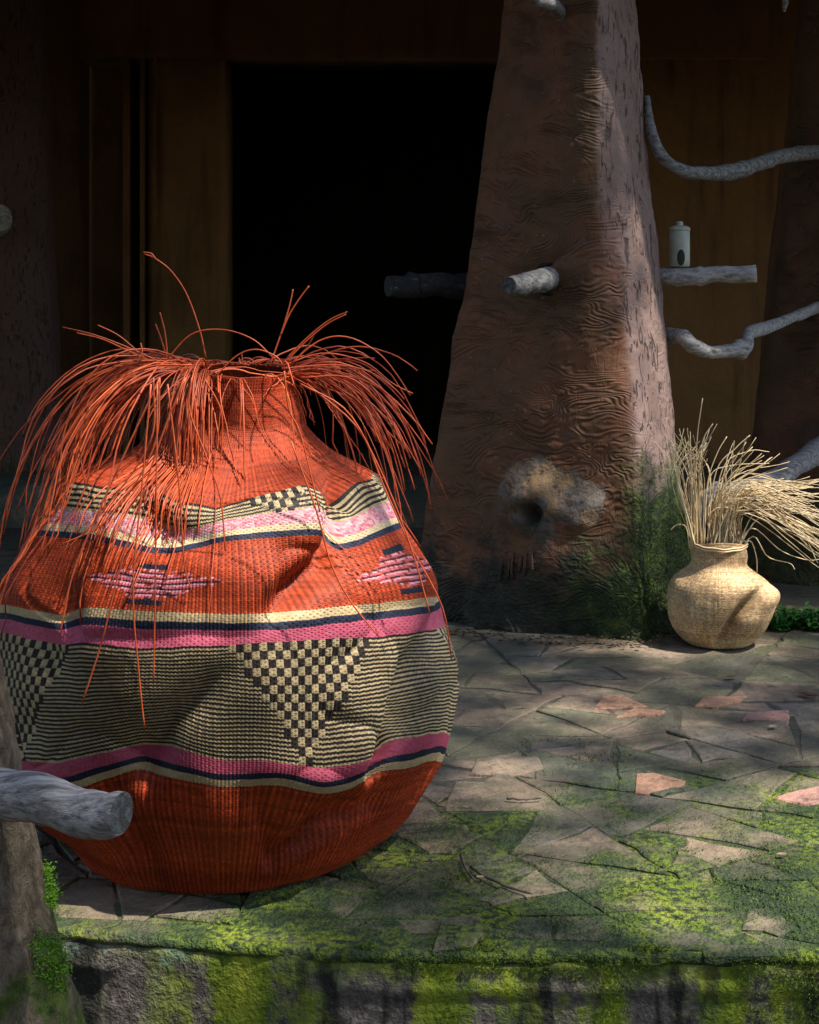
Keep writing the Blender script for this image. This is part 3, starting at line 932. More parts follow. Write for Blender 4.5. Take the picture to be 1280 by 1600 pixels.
DENTS = [  # px, py, half length along, half width across (px), direction angle (deg, image, from +x to +y), depth (m) ; negative pushes in
    (518, 825, 55, 13, 93, -.060), (475, 815, 55, 34, 90, .026), (565, 835, 55, 34, 100, .008),
    (470, 915, 62, 24, 140, -.058), (360, 890, 90, 45, 5, .022), (570, 925, 70, 36, 110, .016),
    (108, 962, 34, 15, 100, -.040), (60, 1010, 60, 24, 60, -.024), (40, 930, 60, 36, 80, .012),
    (648, 1062, 95, 22, 112, -.066), (600, 1172, 50, 13, 118, -.060), (562, 1180, 60, 24, 110, .026), (672, 1110, 90, 26, 100, .016),
    (290, 1105, 110, 34, 140, -.042), (225, 1180, 50, 42, 90, -.040), (480, 1215, 90, 40, 5, .020), (90, 1205, 60, 36, 10, .018), (200, 1070, 70, 40, 100, .012),
    (505, 1290, 110, 22, 150, -.062), (350, 1290, 80, 46, 70, .034), (200, 1290, 80, 20, 60, -.045), (420, 1300, 60, 18, 75, -.024), (235, 800, 70, 22, 65, -.026), (285, 842, 60, 22, 10, -.026), (160, 820, 50, 30, 90, .014),
    (420, 1080, 80, 60, 90, .014), (640, 900, 60, 30, 80, .014), (420, 700, 70, 26, 100, .010), (300, 720, 80, 24, 115, -.016), (500, 735, 50, 14, 40, -.016), (560, 1250, 70, 24, 130, .016)]


def build_big():
    thf = np.linspace(-math.pi, math.pi, NU * 2, endpoint=False)       # 0 faces the camera, +90 to the right
    rows = np.array([c[1] for c in ctrl], float)
    nvs = np.arange(0, NV * 2 + 1) / 2.0
    # first pass : nominal radius and height from the photograph rows
    def solve(extra):
        Zc = np.zeros((len(ctrl), len(thf)))
        for ci, (nm, rw, r0, tab) in enumerate(ctrl):
            r = r0 + extra[ci]
            Y = BY - r * np.cos(thf)
            X = BX + r * np.sin(thf)
            px = HX + X * F / Y
            front = np.abs(thf) < math.radians(84)
            tx = np.array([a for a, _ in tab], float); ty = np.array([b_ for _, b_ in tab], float)
            y = np.interp(px, tx, ty)
            z = CH - (y - HY) * Y / F
            # behind the silhouette: a tilted ring that joins up with the sides
            A = np.stack([np.ones(front.sum()), np.cos(thf[front]), np.sin(thf[front])], -1)
            co, *_ = np.linalg.lstsq(A, z[front], rcond=None)
            zb = co[0] + co[1] * np.cos(thf) * .9 + co[2] * np.sin(thf)
            w = np.clip((np.abs(thf) - math.radians(72)) / math.radians(22), 0, 1); w = w * w * (3 - 2 * w)
            Zc[ci] = z * (1 - w) + zb * w
        return Zc
    def interp_rows(T):
        out = np.zeros((len(nvs), T.shape[1]))
        for k in range(T.shape[1]): out[:, k] = np.interp(nvs, rows, T[:, k])
        return out
    def smooth_v(A, s):
        k = np.exp(-(np.arange(-3 * s, 3 * s + 1) / s) ** 2 / 2); k /= k.sum()
        P = np.pad(A, ((3 * s, 3 * s), (0, 0)), mode='reflect', reflect_type='odd')
        return sum(k[i] * P[i:i + len(A)] for i in range(len(k)))
    def smooth_u(A, s):
        k = np.exp(-(np.arange(-3 * s, 3 * s + 1) / s) ** 2 / 2); k /= k.sum()
        return sum(k[i] * np.roll(A, i - 3 * s, 1) for i in range(len(k)))
    R0 = smooth_v(interp_rows(np.array([[c[2]] for c in ctrl]) * np.ones((1, len(thf)))), 9)
    Zc = solve(np.zeros((len(ctrl), len(thf))))
    Z = interp_rows(Zc)
    Y = BY - R0 * np.cos(thf); X = BX + R0 * np.sin(thf)
    px = HX + X * F / Y; py = HY - (Z - CH) * F / Y
    D = np.zeros_like(R0)
    facing = np.clip((np.cos(thf) + .15) / .3, 0, 1)
    for (dx, dy, la, wa, ang, dep) in DENTS:
        a = math.radians(ang); ca, sa = math.cos(a), math.sin(a)
        u = (px - dx) * ca + (py - dy) * sa; v = -(px - dx) * sa + (py - dy) * ca
        D += dep * np.exp(-(u / la) ** 2 - (v / wa) ** 2) * facing
    # slack cloth-like waviness everywhere, also behind
    PP = np.stack([np.sin(thf)[None] * R0, np.cos(thf)[None] * R0, Z], -1)
    D += noise(PP, 6.5, 71, 2) * .017 * np.clip((nvs[:, None] - 30) / 40, 0, 1)
    crease = np.clip(1 - np.abs(noise(PP, 5.2, 79, 2)) / .16, 0, 1) ** 1.5
    D -= .009 * crease * np.clip((nvs[:, None] - 40) / 30, 0, 1) * np.clip((236 - nvs[:, None]) / 20, 0, 1)
    D += (1 - facing) * noise(PP, 4.0, 72, 2) * .03 * np.clip((nvs[:, None] - 30) / 40, 0, 1)
    ext = np.array([np.array([D[int(c[1] * 2)] for c in ctrl])])[0]
    Zc = solve(ext)
    Z = smooth_u(smooth_v(interp_rows(Zc), 3), 2)
    R = R0 + D
    Z += noise(PP, 26, 78, 2) * .0022 * np.clip((nvs[:, None] - 20) / 20, 0, 1)
    zig = ((nvs > 62) & (nvs < 72)) | ((nvs > 132) & (nvs < 188))
    Z += zig[:, None] * .0009 * np.where(np.arange(NU * 2) % 2 == 0, -1, 1)[None]
    # keep the foot on the floor: last rows come in flat
    Z -= 0
    base_z = Z[int(246 * 2)].copy()
    fl = np.clip((nvs - 232) / 14, 0, 1)[:, None] ** 1.5
    Z = Z * (1 - fl) + fl * (.004 + np.clip(246 - nvs, 0, 20)[:, None] * .0028)
    Z = np.maximum(Z, .003)
    # underside
    k0 = int(246 * 2)
    for k in range(k0 + 1, len(nvs)):
        s = (k - k0) / (len(nvs) - 1 - k0)
        R[k] = R[k0] * (1 - s) + .02 * s; Z[k] = .003
    # woven relief
    u_i = np.arange(NU * 2); 
    stake = np.where(u_i % 2 == 0, -1.0, 1.0)
    rowp = np.where(np.arange(len(nvs)) % 2 == 0, -1.0, 1.0)
    neck_w = np.clip((nvs - 45) / 10, 0, 1)[:, None]
    stake2 = np.cos(np.pi * u_i / 2.0)
    rel = .0016 * (stake[None] * neck_w + stake2[None] * (1 - neck_w)) + .0009 * rowp[:, None]
    alt = np.where(((u_i[None] // 2) + (np.arange(len(nvs))[:, None] // 2)) % 2 == 0, 1, -1)
    rel = rel + .0003 * alt + .00015 * rng.standard_normal(R.shape)
    plain = (((nvs >= 10) & (nvs < 62)) | ((nvs >= 85) & (nvs < 118)) | ((nvs >= 201) & (nvs < 247)))[:, None]
    rel = rel + plain * .0011 * stake[None]
    rel[k0:] = 0
    R = R + rel
    X = BX + .030 * np.clip((60 - nvs) / 34, 0, 1)[:, None] + R * np.sin(thf); Y = BY - R * np.cos(thf)
    V = np.stack([X, Y, Z], -1)
    # colours, one per stitch (stake x weft)
    su = np.arange(NU); sv = np.arange(NV)
    U, W = np.meshgrid(su, sv)
    th = (U + .5) / NU * 2 * np.pi - np.pi
    col = np.zeros((NV, NU, 3))
    rnd = rng.random((NV, NU))
    o1, o2 = np.array(COL['o']), np.array(COL['o2'])
    col[:] = o1 * rnd[..., None] + o2 * (1 - rnd[..., None])
    rowrnd = rng.random(NV)[:, None, None]
    col *= .78 + .4 * rowrnd
    col *= (.86 + .28 * rng.random((1, NU, 1))) * np.where(U % 2 == 0, .70, 1.14)[..., None] * (.95 + .10 * ((U + W) % 2)[..., None])  # alternate stakes darkened: rib shading put into the stitch colour
    def setrows(a, b_, c1, c2=None):
        m = (W >= a) & (W < b_)
        c1 = np.array(c1); c2 = np.array(c2 if c2 is not None else c1 * .8)
        col[m] = (c1 * rnd[..., None] + c2 * (1 - rnd[..., None]))[m]
    kk, tt = np.array(COL['k']), np.array(COL['t'])
    stripe = (W + (U // 3) * 0) % 2
    def stripes(a, b_):
        m = (W >= a) & (W < b_)
        sc_ = np.where(stripe[..., None] == 0, kk, tt * (.8 + .4 * rnd[..., None]))
        col[m] = sc_[m]
    def checks(a, b_, tc_, halfw, apex):
        """inverted triangle of checks hanging from row a ; cells 2 stakes x 4 wefts"""
        du = (th - tc_ + np.pi) % (2 * np.pi) - np.pi
        du = du / (2 * np.pi) * NU
        cell_u = np.floor(du / 2); cell_v = (W - a) // 4
        nlev = max(1, (apex - a) / 4.0)
        lim = halfw * (1 - cell_v / nlev)
        m = (W >= a) & (W < min(b_, apex)) & (np.abs((cell_u + .5) * 2) <= lim)
        ck = ((cell_u + cell_v) % 2 == 0)
        gap = (W - a) % 4 == 3
        cc = np.where(ck[..., None], tt * (.95 + .35 * rnd[..., None]) * np.where(gap, .72, 1)[..., None], kk * (1 + rnd[..., None]))
        col[m] = cc[m]
    # band 1
    stripes(62, 72)
    for t_ in (24, 95, 160, -100): checks(62, 72, math.radians(t_), 9, 76)
    setrows(72, 79, COL['p'], np.array(COL['w']) * .9); setrows(79, 82, (.68, .55, .34)); setrows(82, 85, COL['n'], (.03, .036, .075))
    # orange zone with hourglass motifs
    for tdeg in (-12, 60, 133, -85, -157):
        du = ((th - math.radians(tdeg) + np.pi) % (2 * np.pi) - np.pi) / (2 * np.pi) * NU
        dv = W - 102
        m = ((np.abs(du) / 21 + np.abs(dv) / 9.0) < 1 + .12 * rng.standard_normal(du.shape)) & (rng.random(du.shape) > .12)
        cc = np.where((W % 3 == 0)[..., None], np.array((.06, .016, .02)), np.where((W % 3 == 1)[..., None], np.array((.70, .30, .36)), np.array((.52, .12, .16))))
        col[m] = (cc * (.75 + .5 * rnd[..., None]))[m]
        m2 = (np.abs(du) < 5) & ((np.abs(dv - 11) < 1.5) | (np.abs(dv + 10) < 1.5))
        col[m2] = np.array(COL['n'])
    setrows(118, 122, COL['c']); setrows(122, 125, COL['n'], (.022, .028, .06)); setrows(125, 132, COL['p'], COL['p2'])
    stripes(132, 188)
    for t_ in (25, -49, 99, 172, -122): checks(132, 188, math.radians(t_), 19.5, 188)
    setrows(188, 194, COL['p2'], np.array(COL['p2']) * .75); setrows(194, 197, COL['n'], (.018, .022, .045)); setrows(197, 201, np.array(COL['c']) * .9)
    # second-level faces: 2x2 per stitch
    nu2, nv2 = NU * 2, NV * 2 + 1
    faces = grid_faces(nu2, nv2, True)
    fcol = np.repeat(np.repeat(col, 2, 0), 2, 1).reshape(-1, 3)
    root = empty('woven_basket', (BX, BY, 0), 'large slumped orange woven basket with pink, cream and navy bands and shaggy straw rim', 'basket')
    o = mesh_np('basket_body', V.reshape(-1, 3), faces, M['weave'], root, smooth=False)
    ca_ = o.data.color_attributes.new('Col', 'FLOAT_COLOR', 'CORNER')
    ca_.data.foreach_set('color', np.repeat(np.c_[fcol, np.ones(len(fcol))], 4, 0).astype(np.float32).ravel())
    return root, R, Z, thf


big, BRr, BZz, BTH = build_big()


def push_out(P, R, Z, thf, bx, by, gap, lean=.030):
    """moves straw points outside the woven wall"""
    P = np.array(P, float)
    for k in range(len(P)):
        bx_ = bx + lean * min(1, max(0, (P[k, 2] - .70) / .10))
        dx, dy = P[k, 0] - bx_, by - P[k, 1]
        th = math.atan2(dx, dy); rad = math.hypot(dx, dy)
        c = int(round((th + math.pi) / (2 * math.pi) * len(thf))) % len(thf)
        zc = Z[:, c]
        if P[k, 2] > zc.max(): continue
        j = int(np.argmin(np.abs(zc[:int(len(zc) * .96)] - P[k, 2])))
        lim = R[j, c] + gap
        if rad < lim:
            P[k, 0] = bx_ + lim * math.sin(th); P[k, 1] = by - lim * math.cos(th)
        if P[k, 2] < .004: P[k, 2] = .004
    return P


def droop(p0, az, el, length, grav, n=16, wob=.0, r=None):
    p = np.array(p0, float); d = np.array([math.cos(el) * math.sin(az), -math.cos(el) * math.cos(az), math.sin(el)])
    ds = length / (n - 1); out = [p.copy()]
    for k in range(n - 1):
        d = d + np.array([r.gauss(0, wob), r.gauss(0, wob), -grav * ds + r.gauss(0, wob)])
        d /= np.linalg.norm(d)
        p = p + d * ds; out.append(p.copy())
    return np.array(out)


RIMZ = .905
rs = random.Random(23)
SR = .00155
def rim_pt(th, k=1.0):
    c = int(round((th + math.pi) / (2 * math.pi) * len(BTH))) % len(BTH)
    return np.array([BX + .030 + BRr[0, c] * k * math.sin(th), BY - BRr[0, c] * k * math.cos(th), BZz[0, c] - .004])

groups = [  # count, rim angle range, azimuth spread, elevation range, length, gravity
    (70, (-105, -55), .24, (14, 42), (.36, .64), 7.0, 'left sweep'),
    (40, (-135, -85), .24, (12, 40), (.40, .66), 6.0, 'left far'),
    (125, (-80, -30), .10, (15, 55), (.20, .40), 18.0, 'front lock'),
    (7, (-25, 35), .4, (10, 50), (.12, .42), 20.0, 'front thin'),
    (40, (62, 110), .26, (0, 38), (.18, .36), 6.5, 'right sweep'),
    (14, (75, 125), .3, (10, 40), (.36, .5), 7.0, 'right far'),
    (34, (130, 230), .5, (10, 40), (.25, .5), 8.0, 'back'),
    (100, (60, 345), 1.6, (0, 40), (.08, .22), 9.0, 'short'),
]
for cnt, (a0, a1), spr, (e0, e1), (l0, l1), gr, nm in groups:
    bag = Bag()
    for k in range(cnt):
        th = math.radians(rs.uniform(a0, a1))
        p0 = rim_pt(th, rs.uniform(.86, 1.0))
        az = (math.radians(-7) if nm == 'front lock' else th) + rs.gauss(0, spr)
        P = droop(p0, az, math.radians(rs.uniform(e0, e1)), rs.uniform(l0, l1), gr * rs.uniform(.8, 1.25), 18, .022 if nm == 'front lock' else rs.choice((.03, .05, .09)), rs)
        P = push_out(P, BRr, BZz, BTH, BX, BY, .004 + rs.uniform(0, .03 if nm == 'front lock' else .012))
        Vt, Ft = tube(P, SR * rs.uniform(.6, 1.3) * np.linspace(1.1, .7, 18), 5)
        bag.add(Vt, Ft)
    tag(bag.build('straw_lock', M['straw_orange'], big), kind='stuff')

# single straws that stand clear of the rest
traced = [
    ([(322, 560), (312, 515), (292, 460), (268, 424), (243, 404), (226, 397)], 2.85), ([(243, 404), (236, 396), (224, 394)], 2.85),
    ([(422, 570), (438, 525), (452, 480), (458, 452)], 2.84), ([(438, 525), (452, 492), (470, 464), (483, 447)], 2.83),
    ([(448, 560), (482, 526), (515, 500), (543, 487)], 2.86), ([(446, 566), (480, 532), (512, 506), (541, 491)], 2.85),
    ([(452, 570), (500, 532), (545, 527), (592, 552), (622, 588), (641, 618)], 2.80),
    ([(440, 572), (505, 552), (570, 566), (612, 598), (645, 615)], 2.83), ([(440, 576), (520, 570), (575, 580), (615, 606), (632, 624)], 2.82),
    ([(470, 590), (545, 590), (595, 632), (622, 680), (638, 732)], 2.80), ([(560, 582), (612, 622), (636, 672), (650, 714)], 2.80),
    ([(262, 560), (300, 522), (348, 515), (395, 530), (428, 560)], 2.84), ([(335, 590), (370, 556), (400, 546), (430, 556), (442, 570)], 2.78),
    ([(250, 566), (205, 545), (150, 524), (98, 511)], 2.86), ([(240, 566), (200, 548), (160, 530), (120, 520)], 2.90), ([(235, 568), (205, 540), (182, 522), (153, 508)], 2.92),
    ([(262, 560), (258, 520), (250, 488)], 2.90), ([(215, 565), (222, 550), (220, 536)], 2.80), ([(262, 565), (252, 530), (243, 506)], 2.93),
    ([(300, 570), (225, 575), (150, 620), (125, 690), (134, 760)], 2.70), ([(480, 600), (560, 670), (600, 760), (640, 850), (690, 945), (706, 1030)], 2.62),
    ([(470, 600), (540, 640), (585, 715), (622, 800), (650, 880), (672, 960)], 2.60), ([(455, 690), (495, 800), (517, 880), (548, 940), (592, 995)], 2.5),
    ([(320, 592), (345, 640), (347, 690), (345, 720)], 2.74), ([(300, 590), (296, 640), (325, 720), (345, 780), (352, 860)], 2.56), ([(236, 600), (222, 760), (208, 920), (218, 1060), (226, 1138)], 2.47),
    ([(246, 600), (244, 800), (242, 960), (240, 1066)], 2.48), ([(250, 590), (190, 720), (120, 880), (100, 960), (95, 985)], 2.52), ([(262, 600), (280, 760), (288, 880), (300, 925)], 2.52),
    ([(290, 590), (250, 690), (190, 880), (160, 1000), (128, 1100)], 2.50), ([(444, 580), (452, 640), (470, 680), (500, 800)], 2.6),
    ([(240, 590), (235, 690), (160, 800), (105, 858)], 2.58), ([(250, 590), (240, 700), (170, 810), (95, 852)], 2.57)]
for pts, Y in traced:
    P = smooth_path([at(px, py, Y if k else Y) for k, (px, py) in enumerate(pts)], 22)
    P = push_out(P, BRr, BZz, BTH, BX, BY, .005)
    # the root of each straw comes out of the rim
    Vt, Ft = tube(P, np.linspace(SR, SR * .8, len(P)), 6)
    mesh_np('straw', Vt, Ft, M['straw_orange'], big)
# near-black sheet added in the mouth, its inner shade put into the colour
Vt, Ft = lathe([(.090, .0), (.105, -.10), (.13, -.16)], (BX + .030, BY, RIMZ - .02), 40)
mesh_np('mouth_shade', Vt, Ft, M['hole'], big)

# ---- small natural basket
SX, SY = .955, 4.74
def build_small():
    NU_, NV_ = 190, 120
    ku, kv = 2, 2
    nu2, nv2 = NU_ * ku, NV_ * kv + 1
    thf = np.linspace(-math.pi, math.pi, nu2, endpoint=False)
    prof = np.array([(0, .318, .080), (3, .312, .084), (6, .305, .081), (20, .256, .081), (25, .242, .089), (33, .222, .116), (42, .200, .142), (50, .176, .155), (62, .142, .159), (78, .092, .154), (90, .048, .137), (98, .018, .112), (103, .004, .095), (120, .003, .012)])
    v = np.arange(nv2) / kv
    Z = np.interp(v, prof[:, 0], prof[:, 1])[:, None] * np.ones(nu2); R = np.interp(v, prof[:, 0], prof[:, 2])[:, None] * np.ones(nu2)
    s = 5; k = np.exp(-(np.arange(-12, 13) / s) ** 2 / 2); k /= k.sum()
    R = sum(k[i] * np.pad(R, ((12, 12), (0, 0)), mode='edge')[i:i + nv2] for i in range(25))
    Y = SY - R * np.cos(thf); X = SX + R * np.sin(thf)
    px = HX + X * F / Y; py = HY - (Z - CH) * F / Y
    face = np.clip((np.cos(thf) + .1) / .3, 0, 1)
    D = np.zeros_like(R)
    for (dx, dy, la, wa, ang, dep) in [(1150, 970, 60, 9, 128, -.046), (1124, 955, 60, 20, 128, .014), (1180, 965, 50, 14, 120, .016), (1196, 925, 24, 24, 60, .024), (1072, 900, 26, 18, 130, -.012), (1160, 1000, 30, 14, 10, -.012), (1060, 985, 40, 18, 80, -.010), (1090, 960, 30, 30, 80, .008), (1164, 885, 14, 10, 100, -.012), (1168, 878, 20, 7, 80, .01), (1050, 905, 20, 18, 120, .008)]:
        a = math.radians(ang); ca, sa = math.cos(a), math.sin(a)
        uu = (px - dx) * ca + (py - dy) * sa; vv = -(px - dx) * sa + (py - dy) * ca
        D += dep * np.exp(-(uu / la) ** 2 - (vv / wa) ** 2) * face
    PP = np.stack([np.sin(thf)[None] * R, np.cos(thf)[None] * R, Z], -1)
    D += noise(PP, 14, 81, 2) * .007
    D *= np.clip((104 - v) / 10, 0, 1)[:, None]
    R = R + D
    Z = Z + np.where(v[:, None] < 100, noise(PP, 7, 82, 1) * .006, 0)
    Z[:8] += .004 * np.cos(thf * 2)
    iu = np.arange(nu2); jv = np.arange(nv2)
    rel =   .0007 * np.where(iu % 2 == 0, -1, 1)[None] + .0007 * np.where(jv % 2 == 0, -1, 1)[:, None] + .0002 * rng.standard_normal(R.shape)
    rel[v > 102] = 0
    R = R + rel
    V = np.stack([SX + R * np.sin(thf), SY - R * np.cos(thf), np.maximum(Z, .003)], -1)
    base = np.array((.64, .44, .24))
    rnd = rng.random((NV_, NU_, 1))
    col = base * (.6 + .66 * rnd) * (.8 + .36 * rng.random((NV_, 1, 1))) * (.85 + .3 * rng.random((1, NU_, 1)))
    col[::7] *= np.array((.93, .85, .76))
    root = empty('woven_basket', (SX, SY, 0), 'small plain tan woven basket with two sheaves of dry straw, standing by the trunk', 'basket')
    o = mesh_np('basket_body', V.reshape(-1, 3), grid_faces(nu2, nv2, True), M['weave_plain'], root, smooth=False)
    fcol = np.repeat(np.repeat(col, kv, 0), ku, 1).reshape(-1, 3)
    ca_ = o.data.color_attributes.new('Col', 'FLOAT_COLOR', 'CORNER')
    ca_.data.foreach_set('color', np.repeat(np.c_[fcol, np.ones(len(fcol))], 4, 0).astype(np.float32).ravel())
    # two cord turns at the rim
    for kz, rr in ((.309, .0865), (.302, .0860)):
        a = np.linspace(0, 2 * math.pi, 60)
        P = np.stack([SX + rr * np.cos(a), SY + rr * np.sin(a), kz + .004 * np.cos(2 * a) + .0012 * np.sin(9 * a)], -1)
        Vt, Ft = tube(P, .0028, 6)
        mesh_np('rim_cord', Vt, Ft, M['straw_tan'], o)
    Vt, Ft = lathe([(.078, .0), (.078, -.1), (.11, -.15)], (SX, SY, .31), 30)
    mesh_np('mouth_shade', Vt, Ft, M['hole'], root)  # near-black sheet: the shade inside the mouth as colour
    return root


small = build_small()
rs2 = random.Random(41)
def tuft(name, starts, mids, ends, cnt, wob, kind=True):
    bag = Bag()
    for k in range(cnt):
        t_ = rs2.random(); q = rs2.random()
        s0 = Vector(starts[0]).lerp(Vector(starts[1]), t_); e = rs2.choice(ends)
        m = mids[min(len(mids) - 1, int(q * len(mids)))]
        yo = rs2.uniform(-.06, .06)
        P = smooth_path([at(s0.x, s0.y, SY + yo * .6), at(m[0] + rs2.gauss(0, wob), m[1] + rs2.gauss(0, wob), SY + yo), at(e[0] + rs2.gauss(0, wob * 1.6), e[1] + rs2.gauss(0, wob * 1.3), SY + yo * 2.2)], 14)
        P += np.cumsum(rng.standard_normal(P.shape) * .0012, 0)
        Vt, Ft = tube(P, np.linspace(.0016, .001, 14) * rs2.uniform(.8, 1.2), 5)
        bag.add(Vt, Ft)
    return tag(bag.build(name, M['straw_tan'], small), kind='stuff')
tuft('straw_sheaf', ((1080, 858), (1100, 862)), [(1062, 745), (1075, 755), (1085, 750), (1092, 745)], [(1048, 690), (1062, 680), (1078, 685), (1088, 700), (1100, 690), (1112, 668), (1072, 700), (1096, 710)], 46, 7)
tuft('straw_sheaf', ((1105, 862), (1160, 862)), [(1138, 790), (1150, 782), (1160, 776), (1165, 768), (1172, 765)], [(1280, 765), (1290, 790), (1300, 815), (1285, 838), (1270, 800), (1260, 760), (1300, 850), (1295, 870)], 90, 9)
tuft('straw_sheaf', ((1102, 862), (1135, 862)), [(1120, 780), (1128, 770), (1135, 755)], [(1190, 700), (1200, 718), (1170, 690), (1212, 712), (1150, 700), (1230, 745), (1205, 735)], 24, 6)
for pts in [[(1090, 860), (1088, 740), (1090, 680), (1098, 622)], [(1096, 860), (1093, 750), (1098, 690), (1114, 662)], [(1100, 858), (1105, 760), (1120, 710), (1136, 682)], [(1104, 858), (1118, 740), (1150, 700), (1172, 680)],
            [(1112, 858), (1128, 735), (1170, 705), (1202, 706)], [(1100, 858), (1108, 750), (1140, 728), (1202, 724)], [(1082, 858), (1062, 760), (1056, 735), (1028, 735)], [(1084, 858), (1056, 740), (1052, 700), (1036, 678)], [(1078, 858), (1072, 824), (1058, 820), (1048, 828)],
            [(1150, 862), (1180, 800), (1230, 780), (1290, 770)], [(1155, 862), (1178, 838), (1200, 870), (1234, 880), (1242, 890)], [(1155, 862), (1172, 845), (1182, 870), (1183, 895)], [(1150, 860), (1176, 825), (1220, 860), (1262, 875), (1290, 872)], [(1150, 862), (1190, 808), (1250, 830), (1278, 880)]]:
    P = smooth_path([at(px, py, SY - .03) for px, py in pts], 18)
    Vt, Ft = tube(P, np.linspace(.002, .0013, 18), 6)
    mesh_np('straw', Vt, Ft, M['straw_tan'], small)

# ------------------------------------------------------------------ leaning trunk in the left foreground, with its cut branch
pt = empty('leaning_trunk', at(20, 1700, 2.2), 'rough mossy tree trunk with one sawn grey branch reaching in front of the big basket', 'tree trunk')
pt.location.z = -.42
cl = [(-105, 900), (-78, 1050), (-62, 1180), (-45, 1300), (-30, 1400), (-15, 1500), (5, 1620), (15, 1720), (20, 1800)]
rads = [62, 78, 86, 94, 98, 106, 120, 132, 145]
P = smooth_path([at(x, y, 2.22) for x, y in cl], 120)
R_ = np.interp(np.linspace(0, 1, 120), np.linspace(0, 1, len(rads)), rads) * 2.22 / F
Vt, Ft = tube(P, R_, 72, True, .13, 61)
Vt = Vt + noise(Vt, 28, 62, 3)[:, None] * np.array([.006, -.006, .004])
pt_trunk = mesh_np('trunk', Vt, Ft, M['bark'], pt)
branch(pt, 'branch', [at(-60, 1222, 2.16), at(0, 1240, 2.12), at(60, 1252, 2.09), at(130, 1268, 2.06), at(192, 1278, 2.035)], [.033, .0335, .0325, .032, .0285], 'drift', sides=28, n=50, rough=.09, seed=31, knots=0)
# moss fibres on the trunk foot
def fibres(name, pts, nrms, L, w, mat, parent=None, kind='stuff', jit=.6):
    n = len(pts)
    d = nrms + rng.standard_normal((n, 3)) * jit
    d /= np.linalg.norm(d, axis=1)[:, None]
    sd = np.cross(d, rng.standard_normal((n, 3))); sd /= np.linalg.norm(sd, axis=1)[:, None] + 1e-9
    ll = (L * rng.uniform(.5, 1.3, n))[:, None]
    V = np.stack([pts - sd * w, pts + sd * w, pts + d * ll], 1).reshape(-1, 3)
    Fc = np.arange(n * 3).reshape(-1, 3)
    return tag(mesh_np(name, V, Fc, mat, parent, smooth=False), kind=kind)
VT = Vt[:-2].reshape(120, 72, 3)
px = HX + VT[..., 0] * F / VT[..., 1]; py = HY - (VT[..., 2] - CH) * F / VT[..., 1]
cN = VT - P[:, None, :]; cN /= np.linalg.norm(cN, axis=2)[..., None]
sel = (noise(VT, 16, 91, 3) + np.clip(1 - np.hypot((px - 60) / 45, (py - 1470) / 95), -1, 1) * .55 > .30) & (cN[..., 1] < .4)
k = np.argwhere(sel); k = k[rng.integers(0, len(k), 4500)]
pts = VT[k[:, 0], k[:, 1]] + rng.standard_normal((4500, 3)) * .006
fibres('moss', pts, cN[k[:, 0], k[:, 1]], .0042, .0011, M['moss_bright'], pt_trunk)

# ------------------------------------------------------------------ moss on column foot, terrace edge and joints
nn = 12000
TN = np.zeros_like(TV); d = np.roll(TV, -1, 1) - np.roll(TV, 1, 1); TN[..., 0] = d[..., 1]; TN[..., 1] = -d[..., 0]; TN /= np.linalg.norm(TN, axis=2)[..., None] + 1e-9
ms = noise(TV, 7, 92, 4)
sel = ((TV[..., 2] < .42 + ms * .35) & (TV[..., 0] > .62)) | (TV[..., 2] < .10 + ms * .16)
sel &= (TN[..., 1] < .3) & (TV[..., 2] > .0) & (TV[..., 0] + .35 * ms > .48)
k = np.argwhere(sel); k = k[rng.integers(0, len(k), nn)]
fibres('moss', TV[k[:, 0], k[:, 1]] + rng.standard_normal((nn, 3)) * .008, TN[k[:, 0], k[:, 1]] + np.array([0, 0, .2]), .006, .0016, M['moss_dark'], trunk_o)
kr = k[(TV[k[:, 0], k[:, 1], 0] > .70)][:5000]
fibres('moss', TV[kr[:, 0], kr[:, 1]] + rng.standard_normal((len(kr), 3)) * .006, TN[kr[:, 0], kr[:, 1]] + np.array([0, 0, .2]), .007, .0016, M['moss'], trunk_o)

n = 60000
x = rng.uniform(-.5, 1.75, n); y = 2.43 + rng.random(n) ** 1.6 * 1.25
Pm = np.stack([x, y, np.zeros(n)], -1)
f = noise(Pm, 3.2, 95, 4) * .6 + noise(Pm, 16, 96, 3) * .4 + .16 * np.clip((x + .2) / .6, -1, 1) + .12 * np.clip((3.0 - y) / .5, -1, 1)
f -= 1.5 * (np.hypot(x - BX, y - BY) < .34)
Pm = Pm[f > .24]; Pm[:, 1] = np.maximum(Pm[:, 1], edge_y(Pm[:, 0]) + .002)
Pm[:, 2] = .001
cut = len(Pm) // 2
mo = fibres('moss', Pm[:cut], np.tile([0, 0, 1.0], (cut, 1)), .006, .0015, M['moss'], None, jit=.9)
tag(mo, 'low green moss growing over the paving near the terrace edge', 'moss')
mo = fibres('moss', Pm[cut:], np.tile([0, 0, 1.0], (len(Pm) - cut, 1)), .0045, .0015, M['moss_dark'], None, jit=.9)
tag(mo, 'dark thin moss between the paving stones', 'moss')
n = 26000
x = rng.uniform(-.35, 1.6, n); z = -rng.random(n) ** 1.5 * .16 - .002
Pm = np.stack([x, edge_y(x) - .012, z], -1)
f = noise(Pm * np.array([1, 1, .25]), 9, 97, 3) + .5 * np.clip(1 + z / .06, 0, 1) - .8 * np.clip(-x / .25, 0, 1)
Pm = Pm[f > .22]
fibres('moss', Pm, np.tile([0, -1.0, .2], (len(Pm), 1)), .005, .0012, M['moss'], patio)

